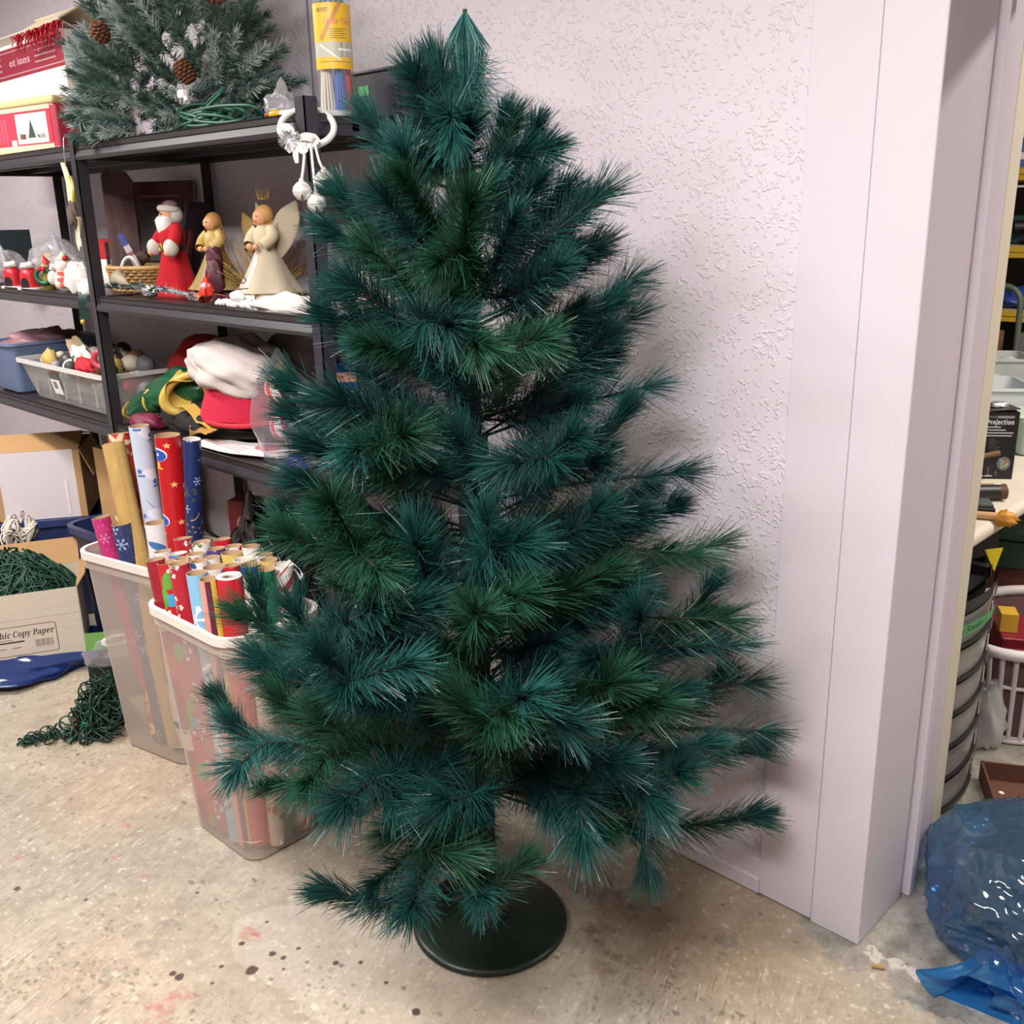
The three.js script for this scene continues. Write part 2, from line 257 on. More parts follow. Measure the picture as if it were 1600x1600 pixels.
const TIPS = [
  [-1.417,1.883,-1.262,-1.412,1.752,-1.308,'b'], [-1.385,1.807,-1.206,-1.421,1.719,-1.290,'t'], [-1.280,1.671,-1.191,-1.346,1.760,-1.246,'t'],
  [-1.532,1.771,-1.190,-1.510,1.706,-1.254,'t'], [-1.389,1.688,-1.177,-1.410,1.586,-1.241,'t'], [-1.274,1.772,-1.427,-1.352,1.645,-1.392,'b'],
  [-1.388,1.774,-1.428,-1.425,1.706,-1.434,'t'], [-1.279,1.705,-1.449,-1.362,1.634,-1.410,'b'], [-1.245,1.601,-1.189,-1.321,1.503,-1.234,'g'],
  [-1.259,1.510,-1.131,-1.294,1.532,-1.216,'g'], [-1.593,1.658,-1.138,-1.548,1.570,-1.224,'t'], [-1.614,1.584,-1.118,-1.538,1.510,-1.234,'t'],
  [-1.424,1.609,-1.157,-1.423,1.541,-1.242,'t'], [-1.250,1.642,-1.474,-1.330,1.569,-1.437,'b'], [-1.225,1.630,-1.513,-1.316,1.533,-1.466,'b'],
  [-1.223,1.520,-1.523,-1.311,1.478,-1.479,'b'], [-1.228,1.568,-1.270,-1.296,1.501,-1.288,'b'], [-1.579,1.462,-1.128,-1.556,1.391,-1.193,'t'],
  [-1.621,1.419,-1.111,-1.580,1.365,-1.193,'t'], [-1.455,1.462,-1.105,-1.450,1.410,-1.194,'t'], [-1.185,1.441,-1.560,-1.294,1.360,-1.496,'t'],
  [-1.185,1.369,-1.545,-1.287,1.299,-1.487,'t'], [-1.248,1.309,-1.592,-1.347,1.274,-1.537,'b'], [-1.161,1.237,-1.566,-1.272,1.102,-1.500,'t'],
  [-1.183,1.378,-1.134,-1.267,1.400,-1.170,'g'], [-1.246,1.406,-1.129,-1.341,1.419,-1.155,'t'], [-1.147,1.375,-1.240,-1.260,1.354,-1.247,'g'],
  [-1.471,1.346,-1.109,-1.427,1.340,-1.194,'b'], [-1.666,1.290,-1.051,-1.614,1.215,-1.144,'t'], [-1.672,1.235,-1.037,-1.613,1.164,-1.138,'t'],
  [-1.416,1.269,-1.031,-1.407,1.244,-1.124,'t'], [-1.246,1.238,-1.019,-1.349,1.203,-1.038,'g'], [-1.344,1.199,-.999,-1.379,1.207,-1.084,'t'],
  [-1.189,1.222,-1.096,-1.213,1.130,-1.192,'t'], [-1.100,1.192,-1.126,-1.112,1.191,-1.234,'t'], [-1.103,1.207,-1.274,-1.180,1.159,-1.283,'t'],
  [-1.629,1.101,-1.029,-1.570,1.060,-1.129,'b'], [-1.557,1.174,-1.024,-1.514,1.146,-1.109,'t'], [-1.682,1.030,-1.019,-1.636,.978,-1.106,'b'],
  [-1.435,1.046,-.908,-1.422,.983,-1.040,'g'], [-1.346,1.115,-.939,-1.383,1.016,-1.021,'g'], [-1.263,1.013,-.962,-1.353,1.030,-.992,'g'],
  [-1.104,1.105,-1.068,-1.163,1.013,-1.130,'t'], [-1.092,1.055,-1.121,-1.195,1.033,-1.139,'t'], [-1.243,1.045,-1.032,-1.275,.963,-1.085,'t'],
  [-1.055,1.080,-1.287,-1.143,1.013,-1.284,'b'], [-1.088,1.021,-1.647,-1.214,.939,-1.566,'t'], [-1.109,1.058,-1.585,-1.215,1.005,-1.523,'b'],
  [-1.078,1.023,-1.450,-1.167,.977,-1.405,'b'], [-1.174,.878,-1.709,-1.267,.812,-1.660,'b'], [-1.716,.899,-.975,-1.715,.747,-1.018,'b'],
  [-1.764,.807,-.947,-1.712,.748,-1.040,'g'], [-1.486,.928,-.910,-1.501,.804,-.979,'t'], [-1.619,.768,-.881,-1.586,.701,-.998,'t'],
  [-1.254,.951,-.943,-1.377,.880,-.941,'t'], [-1.159,.973,-1.011,-1.314,.892,-.979,'t'], [-1.155,.885,-.919,-1.294,.821,-.902,'t'],
  [-1.285,.876,-.860,-1.319,.784,-.946,'t'], [-1.080,.965,-1.017,-1.146,.911,-1.071,'g'], [-1.077,.975,-1.096,-1.185,.918,-1.109,'g'],
  [-1.010,.984,-1.332,-1.162,.893,-1.268,'g'], [-.990,.934,-1.345,-1.103,.906,-1.319,'t'], [-1.040,.870,-1.695,-1.118,.731,-1.660,'t'],
  [-1.005,.784,-1.642,-1.112,.752,-1.579,'t'], [-1.030,.695,-1.712,-1.135,.669,-1.651,'b'], [-.959,.904,-1.294,-1.017,.776,-1.356,'t'],
  [-.974,.856,-1.190,-.983,.807,-1.301,'t'], [-1.061,.801,-1.189,-1.160,.756,-1.176,'t'], [-1.002,.649,-1.717,-1.093,.536,-1.670,'g'],
  [-.992,.654,-1.537,-1.084,.641,-1.490,'b'], [-1.818,.641,-.903,-1.788,.502,-.974,'b'], [-1.699,.609,-.871,-1.678,.546,-.934,'b'],
  [-1.473,.632,-.782,-1.508,.641,-.866,'b'], [-1.538,.715,-.893,-1.515,.642,-.958,'g'], [-1.448,.703,-.918,-1.424,.637,-.983,'g'],
  [-1.300,.659,-.817,-1.341,.668,-.895,'g'], [-1.190,.668,-.810,-1.219,.670,-.901,'t'], [-1.188,.621,-.914,-1.258,.634,-.929,'t'],
  [-1.143,.670,-1.041,-1.256,.589,-1.014,'t'], [-1.095,.854,-.947,-1.090,.728,-1.071,'g'], [-1.011,.814,-1.009,-1.095,.774,-1.046,'g'],
  [-.951,.789,-1.080,-1.070,.780,-1.083,'t'], [-1.001,.835,-1.035,-1.079,.785,-1.077,'t'], [-.914,.762,-1.267,-1.036,.718,-1.266,'g'],
  [-.954,.811,-1.200,-1.048,.743,-1.226,'g'], [-.911,.577,-1.521,-1.018,.555,-1.458,'t'], [-.943,.449,-1.777,-1.091,.406,-1.675,'b'],
  [-.911,.302,-1.753,-1.065,.267,-1.645,'b'], [-.889,.613,-1.324,-.974,.556,-1.324,'t'], [-.886,.551,-1.264,-.956,.592,-1.280,'t'],
  [-.921,.590,-1.094,-.984,.621,-1.151,'t'], [-1.029,.583,-1.134,-1.078,.611,-1.170,'b'], [-.922,.346,-1.302,-.959,.474,-1.308,'b'],
  [-.951,.663,-1.199,-1.039,.641,-1.198,'b'], [-1.359,.403,-.815,-1.301,.338,-.956,'b'], [-1.051,.529,-.828,-1.105,.525,-.894,'t'],
  [-1.063,.515,-.973,-1.171,.525,-.952,'g'], [-1.255,.489,-.968,-1.248,.502,-1.017,'g'], [-1.001,.502,-1.084,-1.131,.394,-1.041,'g'],
  [-1.117,.625,-.969,-1.129,.610,-1.041,'b'],
];
{
  const tree = thing('christmas_tree', 'tall artificial pine tree with long teal-green needles on a round dark stand', 'tree', [AX, 0, AZ]);
  mesh('stand', [lathe([[0, 0.002], [0.178, 0.002], [0.181, 0.006], [0.18, 0.012], [0.172, 0.018], [0.15, 0.021], [0.05, 0.034], [0.032, 0.042], [0.03, 0.06], [0.027, 0.16], [0, 0.16]], 56)], mat('#0f2019', 0.36), tree);
  mesh('trunk', [rod([0, 0.05, 0], [0, 1.0, 0], 0.019, 0.018, 14), rod([0, 1.0, 0], [0, 1.78, 0], 0.0165, 0.012, 12)], poleMat, tree);
  for (const h of [0.36, 0.55, 0.75, 0.95, 1.15, 1.33, 1.5]) mesh('branch_collar', cyl(0.027, 0.027, 0.035, 0, h, 0, 14), poleMat, tree);
  const addBranch = (pts, tone, count, s0, o) => {
    const curve = new THREE.CatmullRomCurve3(pts), set = needleMat[tone];
    const br = mesh('branch', new THREE.TubeGeometry(curve, 14, 0.0032, 5), barkMat, tree);
    const nd = new THREE.Mesh(brush(curve, 0, s0, count, o), set[Math.floor(rnd() * set.length)]); nd.name = 'needles'; nd.userData.kind = 'stuff'; nd.castShadow = nd.receiveShadow = true; br.add(nd);
  };
  for (const [x, y, z, bX, bY, bZ, tone] of TIPS) {
    const tip = V(x - AX, y, z - AZ), b = V(bX - AX, bY, bZ - AZ), r = Math.hypot(tip.x, tip.z);
    const hr = Math.min(1.78, Math.max(0.36, b.y - 0.42 * Math.hypot(b.x, b.z) - 0.02));
    const back = tip.clone().sub(b).normalize(); const facing = back.dot(V(0.68, 0.2, 0.69)) > 0.62; if (!facing) tip.addScaledVector(back, -Math.min(0.07, tip.distanceTo(b) * 0.5));
    const root = V(b.x * 0.06, hr, b.z * 0.06), tl = tip.distanceTo(b);
    tip.y += 0.012; const lush = rr(0.82, 1.12), spreadK = rr(0.85, 1.15);
    const small = y > 1.5 ? 0.85 : 1;
    const narrow = tone === 'b' ? 0.94 : 1;
    addBranch([root, root.clone().lerp(b, 0.55).add(V(0, -0.01, 0)), b, tip], tone === 'g' ? 'g' : 't', Math.round((760 + 2600 * tl) * (0.75 + r * 0.5)), r > 0.3 ? 0.3 : 0.2, { L0: 0.06 * small * narrow * lush, L1: 0.104 * small * narrow * lush, open: (facing ? 1.15 : 1.12) * spreadK, close: (facing ? 0.62 : tone === 'b' ? 0.4 : 0.48) * spreadK, tipShare: facing ? 0.2 : 0.3, tipAngle: (facing ? 0.75 : 0.55) * spreadK });
  }
  // shorter branches inside the crown, hub by hub
  const radius = (h) => 0.1 + 0.6 * Math.max(0, Math.min(1, (1.93 - h) / 1.6));
  for (let h = 0.38, ring = 0; h < 1.72; h += 0.118, ring++) {
    const n = Math.round(5 + 6 * radius(h));
    for (let k = 0; k < n; k++) {
      const a = (k + rr(-0.25, 0.25)) / n * 2 * PI + ring * 0.9, len = radius(h) * rr(0.5, 0.74), c = Math.cos(a), s = Math.sin(a);
      let L = len; if (s < 0) L = Math.min(L, 0.4 / Math.max(0.2, -s));
      const rise = h < 0.5 ? rr(-0.02, 0.14) : rr(0.1, 0.32);
      addBranch([V(c * 0.015, h, s * 0.015), V(c * L * 0.5, h + rise * L * 0.35, s * L * 0.5), V(c * L, h + rise * L + rr(-0.01, 0.05), s * L)], (ring + k) % 3 ? 't' : 'g', Math.round(520 + 1000 * L), 0.16, { L0: 0.045, L1: 0.078 });
    }
  }
  // back half, against the wall
  for (let k = 0; k < 26; k++) {
    const h = rr(0.45, 1.6), a = -PI / 2 + rr(-1.25, 1.25), L = Math.min(radius(h) * 0.92, 0.41 / Math.max(0.3, -Math.sin(a))), c = Math.cos(a), s = Math.sin(a);
    addBranch([V(c * 0.015, h, s * 0.015), V(c * L * 0.55, h + 0.05, s * L * 0.55), V(c * L, h + rr(0.05, 0.15), s * L)], k % 3 ? 't' : 'g', 420, 0.2, {});
  }
  { // leader: needles folded down round the top spike
    const curve = new THREE.CatmullRomCurve3([V(0, 1.76, 0), V(0.006, 1.84, -0.005), V(0.006, 1.945, -0.004)]);
    const br = mesh('branch', new THREE.TubeGeometry(curve, 12, 0.004, 6), barkMat, tree), N = new Needles(), P = V();
    for (let k = 0; k < 900; k++) { const s = 0.9 + 0.1 * rnd(), a = rnd() * 2 * PI, spread = rr(0.05, 0.7); curve.getPointAt(s, P); N.add(P, V(Math.cos(a) * spread, -0.9, Math.sin(a) * spread).normalize(), rr(0.09, 0.155), 0.0013, V(-Math.cos(a) * spread * 0.72, -0.1, -Math.sin(a) * spread * 0.72), 0); }
    for (let k = 0; k < 700; k++) { const s = rr(0, 0.6), a = rnd() * 2 * PI; curve.getPointAt(s, P); N.add(P, V(Math.cos(a) * 0.5, rr(-1, 0.2), Math.sin(a) * 0.5).normalize(), rr(0.05, 0.1), 0.0013, V(0, -0.1, 0)); }
    const nd = new THREE.Mesh(N.geometry(), mat('#2b6660', 0.45)); nd.name = 'needles'; nd.userData.kind = 'stuff'; nd.castShadow = nd.receiveShadow = true; br.add(nd);
  }
}
// ---------------------------------------------------------------- steel shelving rack along the wall
const SF = -1.385, SB = -1.842, S1 = 1.822, S2 = 1.365, S3 = 0.945, PX = [-1.977, -3.2, -4.42];
{
  const rack = thing('shelving_rack', 'black steel shelving rack with dark boards standing along the lilac wall', 'shelf', [-3.2, 0, -1.61]);
  const dx = 3.2, dz = 1.61;
  const angle = (x, z, sx, sz) => [box2(x, x + sx * 0.036, 0, 1.855, z, z + sz * 0.003), box2(x, x + sx * 0.003, 0, 1.855, z, z + sz * 0.036)];
  for (const px of PX) { mesh('post', angle(px + dx, SF + dz, -1, -1), M.steel, rack); mesh('post', angle(px + dx, SB + dz, -1, 1), M.steel, rack); }
  for (const [a, b] of [[PX[1], PX[0]], [PX[2], PX[1]]]) for (const y of [S1, S2, S3]) {
    const x0 = a + dx + 0.002, x1 = b + dx - 0.038;
    mesh('shelf_board', box2(x0, x1 + 0.034, y - 0.016, y - 0.004, SF + dz - 0.008, SB + dz + 0.006), M.board, rack);
    const prof = [[0, 0], [-0.004, 0.002], [-0.004, -0.015], [0.003, -0.019], [0.011, -0.036], [0.008, -0.046], [-0.012, -0.046], [-0.012, -0.042], [-0.001, -0.04], [-0.001, -0.019], [-0.008, -0.017], [-0.008, 0]];
    mesh('front_rail', at(extrude(prof.map(([a, b]) => [-a, b]), x1 - x0), x0, y, SF + dz - 0.01, 0, PI / 2, 0), M.steel, rack);
    mesh('back_rail', box2(x0, x1 + 0.03, y - 0.046, y - 0.001, SB + dz, SB + dz + 0.004), M.steel, rack);
    for (const ex of [x0 + 0.003, x1 + 0.026]) mesh('side_rail', [box2(ex, ex + 0.004, y - 0.046, y, SF + dz - 0.004, SB + dz + 0.004), box2(ex, ex + 0.009, y - 0.02, y - 0.016, SF + dz - 0.004, SB + dz + 0.004)], M.steel, rack);
    for (const bz of [0.3, 0.7]) mesh('cross_brace', box2(x0, x1 + 0.03, y - 0.036, y - 0.016, SF + dz - bz * 0.457, SF + dz - bz * 0.457 - 0.02), M.steel, rack);
  }
  for (const px of PX) for (const y of [1.62, 1.59, 1.15]) mesh('rivet', bx(0.02, 0.004, 0.004, px + dx - 0.016, y, SB + dz + 0.005), M.silver, rack);
}
// ---------------------------------------------------------------- on the top board
{ // red gift tin with a printed scene
  const face = printMat(512, 256, (g, w, h) => {
    g.fillStyle = '#d9c7a0'; g.fillRect(0, 0, w, h); g.fillStyle = '#b93a4c'; g.fillRect(0, 26, w, h - 56); g.fillStyle = '#d8c9b6'; g.fillRect(20, 60, 70, 130); g.fillStyle = '#c9586a'; for (let i = 0; i < 5; i++) g.fillRect(100 + i * 22, 60, 9, 140);
    g.fillStyle = '#e6ddd2'; g.fillRect(270, 40, 212, 176); g.fillStyle = '#cfc8c4'; g.fillRect(270, 40, 212, 96); g.fillStyle = '#3a4a44'; g.beginPath(); g.moveTo(372, 74); g.lineTo(346, 184); g.lineTo(398, 184); g.fill();
    g.fillStyle = '#6a4a3c'; g.fillRect(290, 158, 40, 34); g.fillStyle = '#594a48'; for (let i = 0; i < 9; i++) g.fillRect(410 + (i * 7) % 56, 160 + (i * 11) % 26, 8, 14); g.fillStyle = '#f1ece4'; g.fillRect(276, 190, 200, 22); g.fillStyle = '#f4efe6'; g.fillRect(226, 190, 34, 34);
  }, 0.35);
  const t = thing('gift_tin', 'red and cream gift tin with a printed village picture on the top board', 'tin', [-3.8, S1 - 0.004, -1.535], 0.16);
  mesh('body', bx(0.5, 0.165, 0.19, 0, 0.083, 0, 0.018), mat('#b93a4c', 0.35), t);
  mesh('lid', bx(0.51, 0.028, 0.2, 0, 0.168, 0, 0.012), mat('#cdb784', 0.35), t);
  mesh('base_band', bx(0.505, 0.02, 0.195, 0, 0.011, 0, 0.008), mat('#cdb784', 0.35), t);
  mesh('picture_panel', at(new THREE.PlaneGeometry(0.46, 0.14), 0, 0.085, 0.0965), face, t);
}
{ // white carton with a red printed band
  const band = printMat(512, 128, (g, w, h) => { g.fillStyle = '#8e2638'; g.fillRect(0, 0, w, h); g.fillStyle = '#c9a6ae'; g.font = 'bold 40px sans-serif'; g.fillText('ot ions', 190, 78); g.fillStyle = '#b58e98'; for (let i = 0; i < 3; i++) { g.fillRect(350, 34 + i * 24, 120, 7); g.fillRect(20, 34 + i * 24, 120, 7); } g.fillRect(0, 12, w, 5); g.fillRect(0, 110, w, 5); }, 0.5);
  const t = thing('carton', 'big white carton with a red printed band behind the red tin', 'box', [-4.12, S1 - 0.004, -1.72], 0);
  mesh('body', bx(0.78, 0.42, 0.19, 0, 0.21, 0), mat('#e6e0d8', 0.7), t);
  mesh('printed_band', at(new THREE.PlaneGeometry(0.78, 0.105), 0, 0.455 - 0.1, 0.0965), band, t);
  mesh('flap', at(bx(0.78, 0.004, 0.1), 0, 0.43, 0.05, -0.4, 0, 0), mat('#e6e0d8', 0.7), t);
}
{ // little roof with red tinsel fringe
  const t = thing('tinsel_roof', 'cream peaked decoration edged with shiny red tinsel lying on the white carton', 'decoration', [-3.84, S1 + 0.42, -1.68], 0.25);
  mesh('roof', [at(bx(0.26, 0.006, 0.12), 0, 0.035, -0.05, -0.5, 0, 0.12), at(bx(0.26, 0.006, 0.12), 0, 0.035, 0.05, 0.5, 0, 0.12)], mat('#e2d2b4', 0.6), t);
  const g = []; for (let i = 0; i < 90; i++) { const x = rr(-0.13, 0.13); g.push(rod([x, 0.0 + x * 0.12, 0.1 + rr(-0.01, 0.02)], [x + rr(-0.02, 0.02), -0.05 + rr(-0.03, 0.03) + x * 0.1, 0.11 + rr(-0.02, 0.02)], 0.003, 0.001, 3)); }
  mesh('tinsel_fringe', g, mat('#b1122c', 0.2, { metalness: 0.6 }), t).userData.kind = 'stuff';
}
{ // flocked pine bunch with cones
  const t = thing('pine_garland', 'bushy frosted pine garland with brown cones heaped on the top board', 'garland', [-2.95, S1 - 0.004, -1.62]);
  const tones = [mat('#66807b', 0.8), mat('#567069', 0.8), mat('#a9b6b2', 0.85), mat('#4a665d', 0.8)];
  for (let k = 0; k < 380; k++) {
    const a = rnd() * 2 * PI, u = rr(-0.3, 1), c = Math.sqrt(1 - u * u) * rr(0.7, 1);
    const p = V(Math.cos(a) * c * 0.44, 0.07 + Math.max(-0.14, u) * 0.33, Math.sin(a) * c * 0.13 + 0.02), d = V(Math.cos(a) * c, u * 0.9 + 0.12, Math.sin(a) * c * 1.1).normalize().multiplyScalar(rr(0.08, 0.13));
    const e = p.clone().add(d); e.z = Math.max(-0.17, e.z);
    const curve = new THREE.CatmullRomCurve3([p.clone().multiplyScalar(0.8), p, e]);
    const sp = mesh('sprig', brush(curve, 0, 0.3, 150, { L0: 0.022, L1: 0.042, w: 0.0024, open: 1.0, close: 0.6, sag: 0.02 }), tones[k % 4], t);
    sp.userData.kind = 'stuff';
  }
  const cone = (x, y, z, rx, rz) => { const g = []; for (let r = 0; r < 7; r++) for (let i = 0; i < 8; i++) { const q = 0.017 * Math.sin((r + 1.2) / 8.4 * PI) + 0.004; g.push(at(ball(0.0085, 0, 0, 0, [1, 0.55, 1], 8), Math.cos(i / 8 * 2 * PI + r * 0.4) * q, r * 0.0085 - 0.03, Math.sin(i / 8 * 2 * PI + r * 0.4) * q)); } const m = mesh('pine_cone', g, mat('#6b4028', 0.75), t); m.position.set(x, y, z); m.rotation.set(rx, 0, rz); };
  cone(0.33, 0.16, 0.16, 0.4, 0.3); cone(0.42, 0.34, 0.1, 0.2, 1.2); cone(-0.05, 0.3, 0.2, 0.5, -0.4);
}
function loops(name, label, cat, pos, r, m, seed2, spread, group, n = 6) {
  const g = []; for (let k = 0; k < n; k++) { const pts = [], a0 = rnd() * 6, cx = rr(-spread[0], spread[0]) * 0.3, cz = rr(-spread[2], spread[2]) * 0.3, q = rr(0.5, 0.9), hh = rr(0.35, 1); for (let i = 0; i < 9; i++) { const a = a0 + i / 9 * 2 * PI; pts.push([cx + Math.cos(a) * spread[0] * q, r + (0.5 + 0.5 * Math.sin(a + k)) * spread[1] * hh, cz + Math.sin(a) * spread[2] * q]); } g.push(tube(pts, r, 40, 6, true)); }
  return solo(name, label, cat, g, m, pos, 0, group);
}
loops('extension_cord', 'dark green extension cord coiled at the left end of the frosted garland', 'cord', [-3.2, S1, -1.47], 0.005, M.wire, 1, [0.06, 0.12, 0.05]);
{
  const t = thing('extension_cord', 'bright green extension cord with a white plug coiled in front of the frosted garland', 'cord', [-2.48, S1, -1.445]);
  const g = []; for (let k = 0; k < 8; k++) { const pts = [], a0 = rnd() * 6, q = rr(0.09, 0.2), hh = rr(0.01, 0.09), cx = rr(-0.06, 0.06); for (let i = 0; i < 9; i++) { const a = a0 + i / 9 * 2 * PI; pts.push([cx + Math.cos(a) * q, 0.006 + (0.5 + 0.5 * Math.sin(a + k * 1.7)) * hh, Math.sin(a) * 0.028]); } g.push(tube(pts, 0.0048, 44, 6, true)); }
  mesh('cord_loops', g, M.cord, t); mesh('plug', [bx(0.03, 0.022, 0.02, -0.08, 0.088, 0.03, 0.006), rod([-0.08, 0.095, 0.03], [-0.06, 0.07, 0.03], 0.006)], M.white, t);
}
solo('cellophane_bag', 'small crumpled clear cellophane bag leaning beside the garland', 'bag', lump(0.045, 0.05, 0.03, 0.5, 2.2, 3, 14), M.film, [-2.2, S1 + 0.024, -1.48], 0.4);
{
  const t = thing('candle_lamp', 'small yellow-tipped candle bulb lying near the bell hanger', 'bulb', [-2.12, S1 + 0.008, -1.42], 0.15);
  mesh('stick', at(cyl(0.007, 0.007, 0.1, 0, 0, 0, 10), 0.05, 0, 0, 0, 0, PI / 2), M.white, t); mesh('bulb', ball(0.011, -0.02, 0, 0, [2.2, 0.9, 1], 12), mat('#d9a520', 0.3), t); mesh('tip', ball(0.006, -0.05, 0, 0, [1.6, 0.8, 0.8], 8), mat('#a04a20', 0.4), t);
}
{ // clear tube of cable ties with a yellow label
  const lab = printMat(512, 512, (g, w, h) => {
    g.fillStyle = '#e3b52c'; g.fillRect(0, 0, w, h); g.save(); g.translate(250, 120); g.rotate(-0.9); g.fillStyle = '#c08a4c'; g.fillRect(-210, -20, 420, 40); g.restore();
    g.fillStyle = '#3c3a38'; g.font = 'bold 44px sans-serif'; g.fillText('MONT', 80, 70); g.fillStyle = '#d06a68'; g.font = 'bold 62px serif'; g.fillText('Cable Ties', 150, 165); g.fillStyle = '#6f6030'; for (let i = 0; i < 5; i++) g.fillRect(220, 200 + i * 17, 180 - (i % 2) * 30, 6);
    g.fillStyle = '#b7b4a4'; g.fillRect(0, 300, w, 120); g.fillStyle = '#d8d6cc'; g.save(); g.translate(100, 310); g.rotate(0.5); g.fillRect(0, 0, 260, 22); g.restore(); g.fillStyle = '#8c938c'; g.fillRect(330, 300, 22, 120); g.fillRect(400, 310, 16, 110); g.fillStyle = '#e8e8e2'; g.fillRect(300, 352, 200, 16); g.fillStyle = '#a08428'; g.fillRect(90, 452, 360, 8);
  }, 0.35);
  const t = thing('cable_tie_tube', 'clear tube of cable ties with a yellow printed label on the top board', 'tube', [-2.008, S1 - 0.003, -1.5], 0.95);
  mesh('tube', [cyl(0.042, 0.044, 0.3, 0, 0.152, 0, 28, true)], M.clear, t); mesh('label', at(new THREE.CylinderGeometry(0.0452, 0.0445, 0.136, 28, 1, true, -1.2, 2.4), 0, 0.165, 0), lab, t);
  const bundle = (name, col, cx, cz, y0, y1, r) => { const g = []; for (let i = 0; i < 12; i++) { const a = i / 12 * 6.28; g.push(rod([cx + Math.cos(a) * r, y0, cz + Math.sin(a) * r], [cx + Math.cos(a) * r * 0.6, y1, cz + Math.sin(a) * r * 0.6], 0.003, 0.003, 4)); } mesh(name, g, mat(col, 0.4), t); };
  bundle('white_ties', '#e0d6c2', -0.02, 0.012, 0.004, 0.1, 0.016); bundle('blue_ties', '#2f62b4', 0.008, 0.018, 0.004, 0.11, 0.013); bundle('red_ties', '#c23a3e', 0.027, 0.004, 0.004, 0.1, 0.01); bundle('green_ties', '#5f8f6e', 0.0, 0, 0.24, 0.3, 0.026); mesh('cap', cyl(0.046, 0.046, 0.012, 0, 0.004, 0, 28), mat('#dcdcdc', 0.3, { transmission: 0.5 }), t);
}
{
  const t = thing('plastic_bin', 'low black plastic bin with a scrap of green tape on the top board', 'bin', [-1.985, S1 - 0.004, -1.7], 0.0);
  const w = 0.22, d = 0.24, h = 0.1; mesh('body', [bx(w, 0.006, d, 0, 0.004, 0), bx(w, h, 0.005, 0, h / 2, d / 2), bx(w, h, 0.005, 0, h / 2, -d / 2), bx(0.005, h, d, w / 2, h / 2, 0), bx(0.005, h, d, -w / 2, h / 2, 0)], mat('#1d1c24', 0.4), t);
  mesh('rim', [bx(w + 0.02, 0.008, 0.014, 0, h, d / 2, 0.003), bx(w + 0.02, 0.008, 0.014, 0, h, -d / 2, 0.003), bx(0.014, 0.008, d, w / 2, h, 0, 0.003), bx(0.014, 0.008, d, -w / 2, h, 0, 0.003)], mat('#24232b', 0.3), t);
  mesh('tape', bx(0.04, 0.022, 0.001, -0.02, 0.06, d / 2 + 0.0035), M.tape, t);
}
